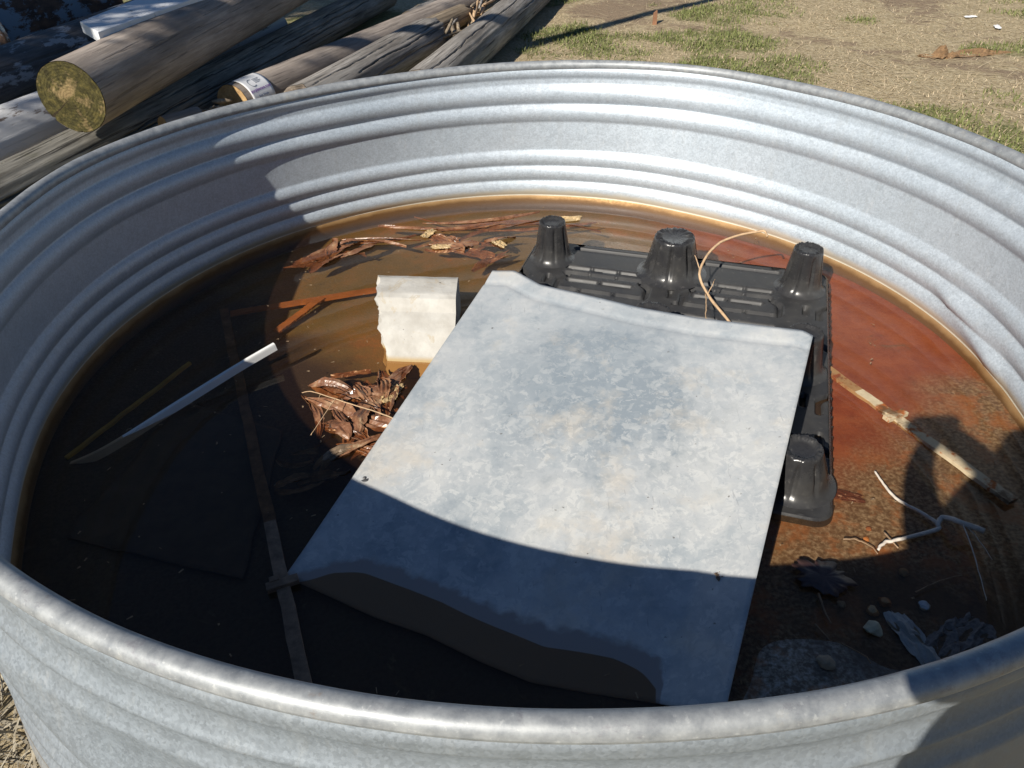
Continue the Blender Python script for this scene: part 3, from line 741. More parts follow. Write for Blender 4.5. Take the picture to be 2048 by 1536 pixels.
stem(root, 'side_root', [(.812, -.528, .137), (.794, -.494, .133), (.761, -.451, .131), (.752, -.40, .130), (.748, -.370, .131)], .0042, .0020, M_ROOT, 6)
stem(root, 'root_hair', [(.842, -.548, .160), (.837, -.596, .155), (.828, -.66, .142), (.818, -.71, .134)], .0013, .0007, M_ROOT, 7)
stem(root, 'root_hair', [(.842, -.548, .160), (.860, -.575, .150), (.872, -.62, .137)], .0010, .0006, M_ROOT, 8)
tw = thing('thin_twig', 'thin branching twig over the dark water left of the sheet', 'twig')
stem(tw, 'stem', [(-.546, -.116, .180), (-.52, -.118, .184), (-.475, -.131, .176), (-.398, -.163, .170), (-.352, -.172, .158), (-.31, -.19, .150)], .0010, .0020, M_VINE, 9)
stem(tw, 'side_twig', [(-.461, -.135, .176), (-.485, -.19, .160), (-.505, -.234, .145)], .0012, .0008, M_VINE, 10)
stem(tw, 'side_twig', [(-.43, -.150, .174), (-.437, -.158, .186), (-.44, -.16, .193)], .0010, .0005, M_VINE, 11)
stem(tw, 'side_twig', [(-.50, -.124, .180), (-.503, -.135, .172)], .0008, .0004, M_VINE, 12)
def twig(pts, r, label, seed): tag(stem(None, 'twig', pts, r, r * .6, M_TWIG, seed), label, 'twig')
twig([(.615, -.560, .1315), (.640, -.562, .132), (.662, -.580, .1315), (.668, -.598, .131)], .0016, 'short curved brown twig near the pallet corner', 20)
twig([(.700, -.545, .132), (.712, -.585, .132)], .0022, 'short straight brown twig under the bleached root', 21)
twig([(.525, -.690, .134), (.524, -.73, .134), (.527, -.755, .134)], .0020, 'dark stem below the oak leaf', 22)
twig([(.70, -.69, .134), (.76, -.665, .136), (.80, -.655, .136)], .0014, 'thin twig in the muddy shade beyond the white scrap', 23)
twig([(.498, -.755, .134), (.515, -.79, .134)], .0016, 'tiny twig on the bare grey floor patch', 24)
twig([(.530, -.795, .135), (.56, -.82, .136), (.565, -.835, .136)], .0016, 'bent twig beside the small floor stone near the rim', 25)

# oak leaf, lobed outline
lo = []
for k in range(64):
    a = 2 * math.pi * k / 64
    r = .044 * (1 + .13 * math.sin(a * 5 + .6) + .11 * math.sin(a * 11) + .06 * math.sin(a * 17 + 1) + .16 * N3(math.cos(a) * 2.3, math.sin(a) * 2.3, 7) + .08 * N3(math.cos(a) * 3, math.sin(a) * 3, 2))
    lo.append((r * 1.12 * math.cos(a), r * .85 * math.sin(a)))
vs = [(0, 0, .004)] + [(x * t, y * t, .003 + .004 * N3(x * t * 40, y * t * 40, 1)) for t in (.5, 1) for x, y in lo]
fs = [(0, 1 + k, 1 + (k + 1) % 64) for k in range(64)] + [(1 + k, 65 + k, 65 + (k + 1) % 64, 1 + (k + 1) % 64) for k in range(64)]
ol = link('oak_leaf', new_mesh('oak_leaf', vs, fs), mat_simple('dark_wet_leaf', (.055, .030, .028), .35), None, (.545, -.652, .131), (.02, 0, -.4))
ol.modifiers.new('s', 'SOLIDIFY').thickness = .0008
tag(ol, 'dark lobed wet leaf on the floor at the shadow edge', 'leaf')
M_CHIP = mat_simple('brown_wet_leaf', (.12, .05, .04), .4)
crumple('oak_leaf', (.735 - .07, -.425), .075, .032, -.3, 44, .008, 'small pointed dark leaf touching the pallet corner', M_CHIP, 'leaf', 3, floor_z(.665, -.425) + .004)

# stones and litter in the near right corner
def pebble(x, y, s, col, label, seed, flat=.55):
    bm = bmesh.new(); bmesh.ops.create_icosphere(bm, subdivisions=2, radius=s)
    for v in bm.verts:
        v.co *= 1 + .45 * N3(v.co.x / s * 1.1 + seed, v.co.y / s * 1.1, v.co.z / s * 1.1); v.co.z *= flat
    o = bm_obj('pebble', bm, mat_simple('stone_%d' % seed, col, .8), None, 0, False)
    o.location = (x, y, floor_z(x, y) + s * flat * .6); o.rotation_euler = (0, 0, seed); tag(o, label, 'pebble', 'pebbles on the tank floor')
pebble(.615, -.721, .011, (.38, .27, .15), 'tan pebble above the pale stone in the muddy corner', 1)
pebble(.600, -.762, .016, (.45, .42, .30), 'largest pale pebble in the muddy corner', 2)
pebble(.493, -.830, .014, (.36, .28, .19), 'tan pebble on the bare grey floor near the rim', 3)
pebble(.707, -.633, .010, (.34, .28, .20), 'small pebble just inside the shadow below the root', 4)
pebble(.644, -.700, .011, (.30, .17, .08), 'rusty pebble between the leaf and the white scrap', 5)
pebble(.710, -.712, .010, (.40, .44, .48), 'bluish pebble right of the rusty pebble', 6)
pebble(.684, -.519, .006, (.30, .14, .08), 'tiny dark red pebble on the sunlit floor', 7)
pebble(.668, -.548, .006, (.62, .32, .14), 'tiny orange pebble on the sunlit floor', 8)
pebble(.565, -.705, .008, (.42, .40, .36), 'small grey pebble beside the dark lobed leaf', 9)
M_PAPER = mat_simple('dirty_white_plastic', (.30, .30, .29), .55, 0, .3, 30)
crumple('plastic_scrap', (.660, -.785), .045, .12, .25, 51, .010, 'dirty white torn plastic scrap in the muddy corner', M_PAPER, 'plastic scrap', 6, floor_z(.66, -.79) + .004)
crumple('plastic_scrap', (.740, -.785), .13, .07, .5, 52, .010, 'grey matted scrap right of the white plastic in the corner', mat_simple('matted_grey_scrap', (.14, .125, .12), .8, 0, .5, 90), 'scrap', 8, floor_z(.745, -.79) + .004)

# ------------------------------------------------------------------ logs behind the tank
def log(name, p0, p1, r0, r1, mat, endmat, label, seed, cracks=5, rough=.03, depth=.02, ragged=0.0):
    p0, p1 = Vector(p0), Vector(p1); L = (p1 - p0).length; n = 200; nz = max(20, int(L / .026))
    t = thing(name, label, 'log', p0, 'old logs and poles piled behind the tank')
    t.rotation_mode = 'QUATERNION'; t.rotation_quaternion = (p1 - p0).to_track_quat('Z', 'Y')
    rnd = random.Random(seed)
    ck = [(rnd.uniform(0, 2 * math.pi), rnd.uniform(-.2, .7) * L, rnd.uniform(.4, 1.0) * L, rnd.uniform(.5, 1.0) * depth, rnd.uniform(.018, .05), rnd.random() * 9) for _ in range(cracks)]
    def fn(u, v):
        a = 2 * math.pi * u; z = v * L; r = r0 + (r1 - r0) * v
        ca, sa = math.cos(a), math.sin(a)
        q = 1 + rough * N3(ca * 1.2 + seed, sa * 1.2, z * 1.5) + rough * .5 * N3(ca * 6 + seed, sa * 6, z * 1.2)
        r *= q
        for c0, z0, ln, dp, wd_, ph in ck:
            if z0 < z < z0 + ln:
                d = (a - c0 - .15 * N3(z * 2, ph, 0) - .05 * N3(z * 9, ph, 3) + math.pi) % (2 * math.pi) - math.pi
                fade = min(1, (z - z0) / .12, (z0 + ln - z) / .12)
                ww = wd_ * (.5 + .5 * fade)
                if abs(d) < ww * 2: r -= dp * fade * max(0, 1 - (abs(d) / ww) ** 2)
        zz = z
        if ragged and (v == 1.0 or v == 0.0): zz += ragged * N3(ca * 3 + seed, sa * 3, 2)
        if ragged and v > .9: r *= 1 - .35 * ((v - .9) / .1) ** 2 * (.6 + .4 * N3(ca * 2, sa * 2, seed))
        return (r * ca, r * sa, zz)
    link('trunk', grid_mesh('trunk', n, nz, fn, closed_u=True), mat, t)
    for v, sgn in ((0.0, -1), (1.0, 1)):
        ringp = [Vector(fn(k / n, v)) for k in range(n)]
        c = Vector((0, 0, v * L)); vs, fs = [], []
        for q in (.985, .9, .7, .45, .2):
            for k in range(n):
                p = c + (ringp[k] - c) * q; p.z = ringp[k].z * q + c.z * (1 - q) + sgn * (.001 + .004 * (1 - q)) + .003 * N3(p.x * 40, p.y * 40, seed)
                vs.append(p)
        for j in range(4):
            for k in range(n):
                f = (j * n + k, j * n + (k + 1) % n, (j + 1) * n + (k + 1) % n, (j + 1) * n + k)
                fs.append(f if sgn > 0 else f[::-1])
        f = tuple(4 * n + k for k in range(n)); fs.append(f if sgn > 0 else f[::-1])
        link('cut_end', new_mesh('cut_end', vs, fs), endmat, t)
    t['r0'] = r0; t['L'] = L
    return t
def along(p0, p1, a, b):
    p0, p1 = Vector(p0), Vector(p1); d = (p1 - p0); return p0 + d * a, p0 + d * b
A0, A1 = along((-1.878, 1.661, .40), (-1.638, 3.632, .42), 0, 1.9)
logA = log('pole_log', A0, A1, .146, .150, M_POLE, M_ENDMOSS, 'thickest log on top of the pile with mossy cut end', 1, 4, .02, .010)
B0, B1 = along((-2.753, 2.573, .24), (-2.654, 3.209, .24), -1.8, 4.5)
log('stained_log', B0, B1, .155, .15, M_DARKLOG, M_ENDGREY, 'dark stained log behind the mossy one', 2, 3, .03, .008)
C0, C1 = along((-2.368, 1.81, .155), (-2.244, 2.273, .155), -2.2, 5)
log('painted_log', C0, C1, .155, .15, M_WHITELOG, M_ENDGREY, 'log with flaking white paint under the mossy end', 3, 3, .03, .008)
D0, D1 = along((-2.06, 1.45, .115), (-1.30, 4.90, .115), -.35, 1.2)
log('split_log', D0, D1, .118, .112, M_GREENLOG, M_ENDGREY, 'long deeply cracked grey green log beneath the mossy one', 4, 26, .05, .032)
E0, E1 = (-1.510, 2.475, .115), (-.40, 5.03, .115)
logE = log('pole_log', E0, E1, .108, .112, M_POLE, M_ENDFRESH, 'pole with fresh yellow cut end and white sticker', 5, 2, .02, .006)
F0, F1 = along((-.967, 2.731, .135), (-.584, 3.941, .135), -.35, 1.0)
log('split_log', F0, F1, .125, .118, M_GREYLOG, M_ENDGREY, 'cracked grey log with blunt far end just behind the rim', 6, 22, .05, .035, .04)
H0, H1 = along((-.39, 3.213, .12), (.039, 4.996, .12), -.35, 1.6)
log('split_log', H0, H1, .125, .118, M_GREYLOG, M_ENDGREY, 'rightmost pale grey log beside the grass', 7, 18, .05, .028)
I0, I1 = (-1.700, 2.02, .165), (-1.585, 2.18, .155)
log('short_pole', I0, I1, .040, .045, M_POLE, M_ENDFRESH, 'small short pole end just above the rim at left', 8, 3, .04, .006)
log('broken_log', (-.655, 4.06, .125), (-.41, 4.55, .14), .078, .070, M_TANWOOD, M_TANWOOD, 'short broken tan log beyond the blunt grey log', 9, 9, .09, .03, .05)
log('pole_log', (-.80, 4.40, .10), (.05, 6.9, .10), .095, .095, M_GREYLOG, M_ENDGREY, 'far grey log behind the broken tan piece', 10, 8, .04, .02)

# white plank on top of the pile
M_PLANKW = mat_wood('white_plank', (.5, .5, .5), (.2, .18, .16), .3, 0, (.74, .75, .76), .62)
pk = [Vector(p) for p in ((-2.04, 2.225, .585), (-1.87, 2.03, .575))]; pdl, pdr = Vector((.05, .58, 0)).normalized(), Vector((.13, .60, 0)).normalized()
pe = [pk[0] + pdl * 1.9, pk[1] + pdr * 1.9]
vs = [p + Vector((0, 0, dz)) for dz in (0, -.05) for p in (pk[0], pk[1], pe[1], pe[0])]
pl = link('white_plank', new_mesh('white_plank', vs, [(0, 1, 2, 3), (7, 6, 5, 4), (0, 4, 5, 1), (1, 5, 6, 2), (2, 6, 7, 3), (3, 7, 4, 0)], False), M_PLANKW)
q = pl.modifiers.new('b', 'BEVEL'); q.width = .004; q.segments = 2
tag(pl, 'white painted plank lying on top of the log pile', 'plank')

# rusty drum with flaking blue paint
def mat_drum():
    b = NB('rust_and_blue_paint'); v = b.coord(scale=(1, 1, .6)); n = b.noise(v, 7, 7, .7)
    col = b.ramp(b.noise(v, 20, 5), [(.35, (.045, .03, .025)), (.65, (.13, .075, .05))])
    col = b.mix(b.ramp(n, [(.50, 0), (.54, 1)]), col, (.17, .22, .27))
    b.bump(n, .4, .005); return b.set(col, .75, 0, .3)
dr = []
for k in range(90):
    z = -.44 + .88 * k / 89
    r = .29 + .010 * math.exp(-((z - .15) / .018) ** 2) + .010 * math.exp(-((z + .15) / .018) ** 2) + (.010 if abs(z) > .425 else 0)
    dr.append((r, z))
drum = thing('steel_drum', 'rusty steel drum with flaking blue paint behind the logs', 'drum', (-3.22, 3.95, .30))
drum.rotation_mode = 'QUATERNION'; drum.rotation_quaternion = Vector((.45, .88, .06)).to_track_quat('Z', 'Y')
M_DRUM = mat_drum()
link('shell', grid_mesh('shell', 64, 90, lambda u, v: (dr[round(v * 89)][0] * math.cos(2 * math.pi * u), dr[round(v * 89)][0] * math.sin(2 * math.pi * u), dr[round(v * 89)][1]), closed_u=True), M_DRUM, drum)
for z in (-.43, .43):
    bm = bmesh.new(); bmesh.ops.create_cone(bm, cap_ends=True, segments=64, radius1=.292, radius2=.292, depth=.004); e_ = bm_obj('drum_head', bm, M_DRUM, drum); e_.location = (0, 0, z)

# sticker on the pole
bpy.context.view_layer.update()
inv = logE.matrix_world.inverted(); cl = inv @ CAMLOC
lr = .112; z0, z1 = .035, .205; phc = math.atan2(cl.y, cl.x)
upl = inv.to_3x3() @ Vector((0, 0, 1)); phu = math.atan2(upl.y, upl.x)
dd = (phu - phc + math.pi) % (2 * math.pi) - math.pi
ph0 = phc + dd * .42                                # middle of the label, between top of log and the viewer
half = .088
sgn_up = -1                                         # text "up" runs towards -phi
def on_log(s, t, eps): ph = ph0 + sgn_up * t / lr; return ((lr + eps) * math.cos(ph), (lr + eps) * math.sin(ph), s)
stk = link('sticker', grid_mesh('sticker', 12, 24, lambda u, v: on_log(z0 + (z1 - z0) * u, -half + 2 * half * v, .0035)), mat_simple('white_label', (.80, .80, .80), .4, 0, .03, 10, .02), logE)
q = stk.modifiers.new('s', 'SOLIDIFY'); q.thickness = .001
def lettering(txt, size, s, t, color, nm):
    cu_ = bpy.data.curves.new('txt', 'FONT'); cu_.body = txt; cu_.size = size; cu_.align_x = 'CENTER'; cu_.align_y = 'CENTER'; cu_.offset = size * .012
    to = bpy.data.objects.new('txt', cu_); COL.objects.link(to); bpy.context.view_layer.update()
    me = bpy.data.meshes.new_from_object(to.evaluated_get(bpy.context.evaluated_depsgraph_get()))
    COL.objects.unlink(to); bpy.data.objects.remove(to)
    for v in me.vertices: v.co = on_log(s + v.co.x, t + v.co.y, .0052)
    me.materials.clear(); link(nm, me, color, stk)
M_PURPLE = mat_simple('purple_print', (.16, .03, .32), .5, 0, .02); M_GREYP = mat_simple('grey_print', (.22, .24, .28), .5, 0, .02)
zc = (z0 + z1) / 2
lettering('purplewave.com', .0235, zc, -.030, M_PURPLE, 'lettering')
lettering('Sold. Simple.', .0155, zc, -.062, mat_simple('blue_print', (.10, .16, .34), .5, 0, .02), 'lettering')
vs, fs = [], []
for k in range(25):
    a = R(60 + 250 * k / 24)
    for rr in (.021, .025): vs.append(on_log(zc - .025 + rr * math.cos(a), .012 + rr * math.sin(a), .0052))
fs = [(2 * k, 2 * k + 1, 2 * k + 3, 2 * k + 2) for k in range(24)]
link('ring_emblem', new_mesh('ring_emblem', vs, fs), M_GREYP, stk)
vs, fs = [], []
for k in range(4):
    t = .032 - k * .008
    b0 = len(vs); vs += [on_log(zc - .005, t, .0052), on_log(zc + .045 - .01 * (k % 2), t, .0052), on_log(zc + .045 - .01 * (k % 2), t - .0028, .0052), on_log(zc - .005, t - .0028, .0052)]
    fs.append((b0, b0 + 1, b0 + 2, b0 + 3))
link('fine_print', new_mesh('fine_print', vs, fs), M_GREYP, stk)

# bark and splinters between the logs
M_BARK = M_TANWOOD
def splinter(x, y, z, L, w, a, el, seed, lab, mat):
    n = 7; d = Vector((math.cos(el) * math.cos(a), math.cos(el) * math.sin(a), math.sin(el)))
    P = [d * (L * (i / (n - 1) - .5)) + Vector((.01 * N3(i, seed, 0), .01 * N3(i, seed, 3), .008 * N3(i, seed, 5))) for i in range(n)]
    o = link('bark_splinter', tube_mesh('bark_splinter', P, [w * (.35 + .65 * math.sin(math.pi * (i + .6) / n)) for i in range(n)], 5, .5, seed), mat, None, (x, y, z))
    tag(o, lab, 'splinter', 'bark splinters among the logs')
rnd = random.Random(21)
for k in range(12):
    f = rnd.random(); splinter(-1.60 + .10 * f + rnd.uniform(-.03, .03), 2.16 + .12 * f + rnd.uniform(-.05, .05), .165 + rnd.uniform(-.03, .02), rnd.uniform(.05, .13), rnd.uniform(.006, .014), rnd.uniform(-.4, 1.4), rnd.uniform(-.4, .4), k, 'one of the dry bark splinters heaped before the fresh cut end', rnd.choice((M_TANWOOD, M_POLE, M_TANWOOD)))
for k in range(22):
    f = rnd.random(); splinter(-.47 + .26 * f + rnd.uniform(-.05, .04), 3.9 + 1.2 * f + rnd.uniform(-.1, .1), .10 + rnd.uniform(-.04, .10), rnd.uniform(.12, .4), rnd.uniform(.006, .02), R(75) + rnd.uniform(-.5, .5), rnd.uniform(-.2, .3), 50 + k, 'one of the dry sticks between the tan log and rightmost log', rnd.choice((M_TANWOOD, M_GREYLOG, M_VINE)))

# ------------------------------------------------------------------ grass, straw and litter on the ground
def tank_near(x, y, m): return math.hypot(x, y) < m
def blades(name, count, region, mat, lmin, lmax, width, lean, keep, label, cat, seed):
    rnd = random.Random(seed); vs, fs = [], []; made = 0; tries = 0
    while made < count and tries < count * 12:
        tries += 1
        x, y = rnd.uniform(region[0], region[1]), rnd.uniform(region[2], region[3])
        if tank_near(x, y, 1.23) or not keep(x, y, rnd): continue
        z = ground_z(x, y); a = rnd.uniform(0, 2 * math.pi); L = rnd.uniform(lmin, lmax)
        le = lean[0] + (lean[1] - lean[0]) * rnd.random(); w = width * rnd.uniform(.6, 1.4)
        d = Vector((math.cos(a), math.sin(a), 0)); sd = Vector((-d.y, d.x, 0)) * w
        p0 = Vector((x, y, z)); lf_ = le * (.6 if le < 1.1 else 1.0); p1 = p0 + d * (L * .5 * math.sin(lf_)) + Vector((0, 0, max(0, L * .5 * math.cos(lf_)) + .003))
        p2 = p1 + d * (L * .5 * math.sin(le)) + Vector((0, 0, L * .5 * math.cos(le)))
        if p2.z < z + .003: p2.z = z + .003 + rnd.random() * .012
        b0 = len(vs); vs += [p0 - sd, p0 + sd, p1 + sd * .8, p1 - sd * .8, p2]
        fs += [(b0, b0 + 1, b0 + 2, b0 + 3), (b0 + 3, b0 + 2, b0 + 4)]; made += 1
    me = new_mesh(name, vs, fs, False)
    return tag(link(name, me, mat), label, cat, None, 'stuff')
def mat_blade(name, c0, c1, rough=.7):
    b = NB(name); v = b.coord(); n = b.noise(v, 30, 3, .7)
    return b.set(b.ramp(n, [(.3, c0), (.7, c1)]), rough, 0, .25)
def in_pile(x, y): return x < -.30 + (y - 3.2) * .24
M_GREEN = mat_blade('green_blades', (.085, .11, .03), (.25, .26, .10)); M_STRAW = mat_blade('straw', (.36, .27, .16), (.68, .56, .38))
blades('grass', 26000, (-.6, 5.2, 1.0, 7.0), M_GREEN, .012, .042, .0030, (.3, 1.45), lambda x, y, r: not in_pile(x, y) and green_amt(x, y) > r.uniform(.25, 1.0), 'short green grass in patches behind the tank', 'grass', 1)
blades('dry_grass', 34000, (-.6, 5.4, 1.0, 7.0), M_STRAW, .014, .050, .0020, (1.2, 1.62), lambda x, y, r: not in_pile(x, y) and in_path(x, y) < r.uniform(.05, .7), 'dry straw scattered over the bare dirt', 'straw', 2)
blades('long_straw', 1800, (-.3, 5.2, 1.3, 6.5), M_STRAW, .08, .32, .0026, (1.5, 1.6), lambda x, y, r: not in_pile(x, y), 'long loose straw stalks lying on the dirt', 'straw', 3)
blades('dry_grass', 5000, (-1.6, -.3, -1.7, .2), mat_blade('grey_straw', (.20, .17, .12), (.45, .40, .31)), .05, .14, .0022, (.8, 1.6), lambda x, y, r: True, 'matted dry grass beside the near left tank wall', 'straw', 4)
blades('grass', 2500, (-3.2, -.9, .6, 3.0), M_GREEN, .03, .09, .003, (.2, 1.2), lambda x, y, r: True, 'shaded grass between tank and logs', 'grass', 5)
bm = bmesh.new(); vv = box_bm(bm, (0, 0, .01), (.035, .03, .12))
for v in bm.verts:
    if v.co.z > 0: v.co.x *= .75; v.co.z += .02 * (v.co.x > 0)
st_ = bm_obj('wooden_stake', bm, mat_simple('brown_stake', (.26, .13, .07), .9), None, .002); st_.location = (1.03, 4.74, 0); tag(st_, 'short brown wooden stake standing in the shaded grass', 'stake')
for x, y, sx, sy, a, lab in ((3.39, 4.66, .10, .05, .3, 'flat white litter scrap on the far right dirt'), (3.41, 4.30, .04, .13, -.4, 'narrow white litter scrap nearer the right edge'), (2.15, 2.15, .05, .03, .2, 'tiny white litter scrap behind the right rim')):
    crumple('litter_scrap', (x, y), sx, sy, a, int(x * 10), .02, lab, mat_simple('white_litter_%d' % int(x * 100), (.70, .70, .70), .6), 'litter', 3, ground_z(x, y) + .012)
crumple('hay_clump', (2.85, 3.62), .55, .14, .1, 77, .07, 'flattened brown clump of old hay on the right', mat_simple('old_hay', (.20, .12, .06), .95, 0, .5, 60), 'hay', 8, ground_z(2.85, 3.62) + .004)

# ------------------------------------------------------------------ tree left of the picture (it shades the logs)
tree = thing('cedar_tree', 'dense evergreen tree to the left of the log pile', 'tree', (-5.9, -1.1, 0))
M_TRUNK = mat_wood('cedar_bark', (.25, .19, .15), (.10, .07, .055), .6)
tb = Vector((-5.9, -1.1, 0)); CC = Vector((-.12, .50, 4.1))
trunk = [(0, 0, -.1), (.04, .03, 1.0), (.10, .12, 2.2), (.18, .28, 3.4), (.25, .4, 4.6), (.28, .45, 5.6)]
link('trunk', tube_mesh('trunk', catmull(trunk, 5), [.20 - .17 * i / 25 for i in range(26)], 14, .12, 3), M_TRUNK, tree)
rnd = random.Random(5)
RXY, RZ = 1.95, 1.75
for k in range(26):
    zz = 2.3 + 3.0 * k / 26; a = k * 2.4
    s0 = Vector((.05 + .05 * zz, .02 + .1 * zz * .9, zz)); lim = CC + Vector((math.cos(a) * RXY * .8, math.sin(a) * RXY * .8, (zz - 4.1) * .9))
    link('limb', tube_mesh('limb', catmull([s0, s0.lerp(lim, .5) + Vector((0, 0, .12)), lim], 4), [.05 - .04 * i / 8 for i in range(9)], 6, .1, k), M_TRUNK, tree)
# the bare limb whose shadow crosses the grass
bl = [Vector(p) - tb for p in ((-5.5, -.5, 2.9), (-3.8, .05, 2.8), (-2.54, .45, 3.05), (-2.05, .60, 3.6), (-1.52, .77, 4.25), (-1.35, .85, 4.6))]
link('limb', tube_mesh('limb', catmull(bl, 6), [.08 - .028 * i / 30 for i in range(31)], 8, .1, 99), M_TRUNK, tree)
vs, fs = [], []
cl_ = []
for k in range(215):
    while True:
        p = Vector((rnd.uniform(-1, 1), rnd.uniform(-1, 1), rnd.uniform(-1, 1)))
        if .25 < p.length < 1: break
    cl_.append((CC + Vector((p.x * RXY, p.y * RXY, p.z * RZ)), rnd.uniform(.18, .38)))
for c, rr in cl_:
    for j in range(85):
        p = c + Vector((rnd.gauss(0, 1), rnd.gauss(0, 1), rnd.gauss(0, .8))) * rr * .55
        d = Vector((rnd.gauss(0, 1), rnd.gauss(0, 1), rnd.gauss(.3, 1))).normalized(); e = d.orthogonal().normalized()
        L = rnd.uniform(.05, .11); w = rnd.uniform(.018, .035)
        b0 = len(vs); vs += [p - e * w * .4, p + d * L * .5 - e * w, p + d * L, p + d * L * .5 + e * w]; fs.append((b0, b0 + 1, b0 + 2, b0 + 3))
link('crown', new_mesh('crown', vs, fs, False), mat_blade('cedar_green', (.03, .055, .02), (.07, .11, .04)), tree)

# ------------------------------------------------------------------ the photographer (behind the camera, casts the shadow at right)
def skin_mesh(name, verts, edges, radii, sub=2):
    me = bpy.data.meshes.new(name); me.from_pydata(verts, edges, []); me.update()
    o = bpy.data.objects.new(name, me); COL.objects.link(o)
    m = o.modifiers.new('skin', 'SKIN'); m.use_smooth_shade = True
    for i, r in enumerate(radii):
        sv = me.skin_vertices[0].data[i]; sv.radius = r if isinstance(r, tuple) else (r, r); sv.use_root = (i == 0)
    s = o.modifiers.new('sub', 'SUBSURF'); s.levels = sub; s.render_levels = sub
    bpy.context.view_layer.update()
    out = bpy.data.meshes.new_from_object(o.evaluated_get(bpy.context.evaluated_depsgraph_get()))
    bpy.data.objects.remove(o); out.name = name; return out
PX, PY = .20, -1.84
HX0 = .075 - PX                              # hands hold the camera, whose lens sits at its left end
V, Ed, Rd = [], [], []
def J(p, r, prev=None, lean=True):
    V.append((p[0] + (.13 * max(0, p[2] - .93) / .6 - .07 * max(0, 1 - abs(p[2] - .9) / .35) if lean else 0), p[1], p[2])); Rd.append(r)
    if prev is not None: Ed.append((prev, len(V) - 1))
    return len(V) - 1
pel = J((0, 0, .93), (.20, .13)); wst = J((0, .0, 1.08), (.20, .13), pel); chs = J((0, .02, 1.27), (.20, .135), wst); uch = J((0, .02, 1.38), (.13, .10), chs)
nk = J((0, .035, 1.47), .055, uch); jw = J((0, .06, 1.55), (.07, .085), nk); hd = J((0, .055, 1.63), (.078, .098), jw); tp_ = J((0, .045, 1.70), (.06, .075), hd)
for sx in (-1, 1):
    sh_ = J((sx * .17, .02, 1.37), .070, uch); el = J((sx * .225, .05, 1.12), .060, sh_)
    wr = J((HX0 + sx * .075, .19, 1.235), .032, el, False); pm = J((HX0 + sx * .052, .225, 1.255), (.034, .018), wr, False)
    for f in range(4):
        a = J((HX0 + sx * (.040 - .002 * f), .242 - .006 * f, 1.283 - .016 * f), .0095, pm, False); bq = J((HX0 + sx * .022, .258 - .004 * f, 1.285 - .016 * f), .0085, a, False); J((HX0 + sx * .006, .262 - .004 * f, 1.284 - .016 * f), .0075, bq, False)
    th_ = J((HX0 + sx * .045, .208, 1.278), .011, pm, False); J((HX0 + sx * .028, .205, 1.293), .009, th_, False)
    hp = J((sx * .10, 0, .88), .105, pel); kn = J((sx * .11, .01, .49), .070, hp); an = J((sx * .115, -.02, .09), .045, kn); to_ = J((sx * .13, .10, .035), (.045, .032), an); J((sx * .135, .17, .03), (.036, .024), to_)
body = skin_mesh('person', V, Ed, Rd)
def mat_person():
    b = NB('person_clothes'); v = b.coord(); X = b.xyz(v); z = X[2]; n = b.noise(v, 90, 3)
    jeans = b.ramp(n, [(.3, (.05, .07, .13)), (.7, (.09, .12, .20))]); shirt = b.ramp(n, [(.3, (.20, .06, .06)), (.7, (.27, .09, .08))])
    col = b.mix(b.math('GREATER_THAN', z, .94), jeans, shirt)
    col = b.mix(b.math('LESS_THAN', z, .085), col, (.05, .04, .035))
    skin_ = b.math('MAXIMUM', b.math('GREATER_THAN', z, 1.455), b.math('MULTIPLY', b.math('GREATER_THAN', X[1], .185), b.math('GREATER_THAN', z, .5)))
    return b.set(b.mix(skin_, col, (.50, .31, .22)), .75, 0, .3)
per = link('person', body, mat_person(), None, (PX, PY, 0))
tag(per, 'person standing outside the near rim holding up a camera, casting the right shadow', 'person')
M_SKIN = mat_simple('skin', (.50, .31, .22), .6); M_CAP = mat_simple('navy_cap', (.03, .04, .08), .9); M_EYE = mat_simple('eye', (.05, .04, .03), .2); M_HAIR = mat_simple('brown_hair', (.07, .045, .03), .8)
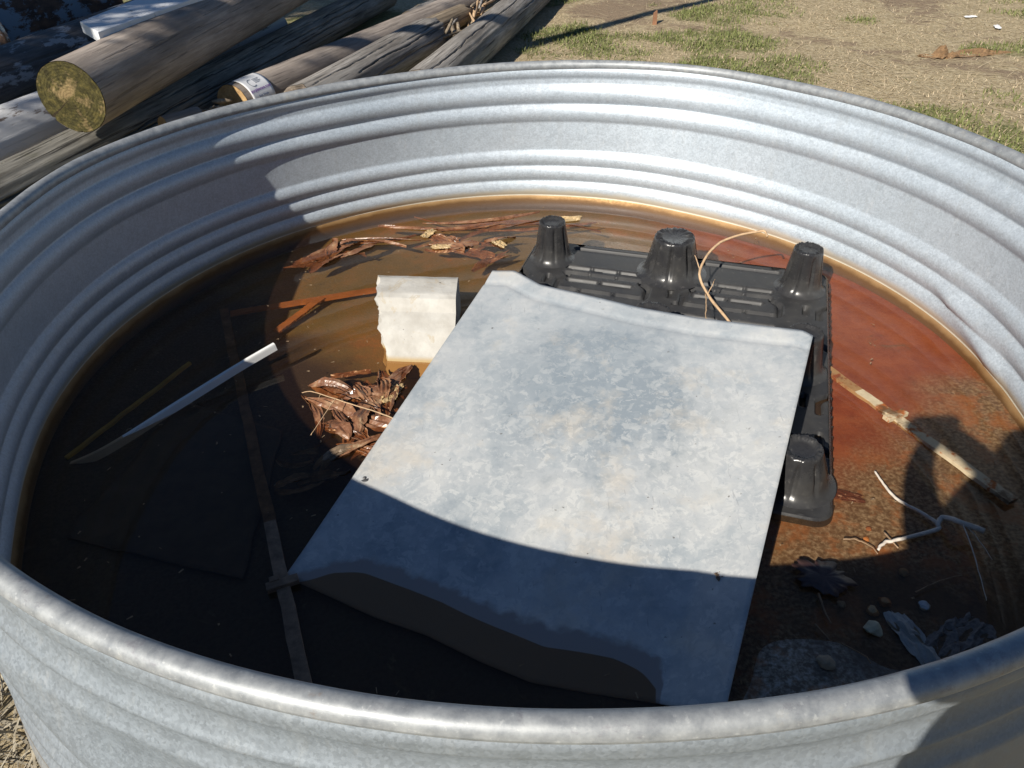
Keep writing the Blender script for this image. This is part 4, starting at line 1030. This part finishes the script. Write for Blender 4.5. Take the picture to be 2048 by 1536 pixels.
HXO = .13 * .70 / .6                       # the head leans with the torso
def ball(name, c, s, mat, parent):
    c = (c[0] + HXO, c[1], c[2])
    bm = bmesh.new(); bmesh.ops.create_uvsphere(bm, u_segments=20, v_segments=12, radius=1, matrix=Matrix.Translation(c) @ Matrix.Diagonal((*s, 1)))
    return bm_obj(name, bm, mat, parent, 0, True)
ball('nose', (0, .160, 1.60), (.014, .022, .020), M_SKIN, per); ball('mouth', (0, .142, 1.555), (.024, .008, .006), mat_simple('lips', (.40, .18, .15), .5), per)
for sx in (-1, 1): ball('ear', (sx * .080, .05, 1.61), (.012, .022, .034), M_SKIN, per); ball('eye', (sx * .031, .143, 1.63), (.012, .008, .008), M_EYE, per)
ball('hair', (0, .028, 1.65), (.088, .098, .085), M_HAIR, per)
bm = bmesh.new(); bmesh.ops.create_uvsphere(bm, u_segments=24, v_segments=14, radius=1, matrix=Matrix.Translation((HXO, .045, 1.675)) @ Matrix.Diagonal((.094, .110, .085, 1)))
bmesh.ops.delete(bm, geom=[v for v in bm.verts if v.co.z < 1.672], context='VERTS')
vs_ = [bm.verts.new((HXO + .085 * math.sin(t), .10 + .135 * max(0, math.cos(t)) + .02, 1.668 - .02 * max(0, math.cos(t)) - .012)) for t in [R(-80 + 10 * k) for k in range(17)]]
bm.faces.new(vs_); bm_obj('cap', bm, M_CAP, per, 0, True)
# compact camera held in both hands, just behind the viewpoint
bm = bmesh.new(); box_bm(bm, (.040, 0, 0), (.10, .024, .060)); cb = bm_obj('camera_body', bm, mat_simple('camera_black', (.03, .03, .032), .4), None, .004)
ck_ = thing('compact_camera', 'small black compact camera in the hands of the person', 'camera', CAMLOC - cf * .055)
ck_.rotation_euler = (-R(36.8), 0, 0); cb.parent = ck_
bm = bmesh.new(); bmesh.ops.create_cone(bm, cap_ends=True, segments=24, radius1=.022, radius2=.020, depth=.022, matrix=Matrix.Translation((0, .021, 0)) @ Matrix.Rotation(R(-90), 4, 'X'))
bm_obj('lens', bm, M_EYE, ck_, 0, True)
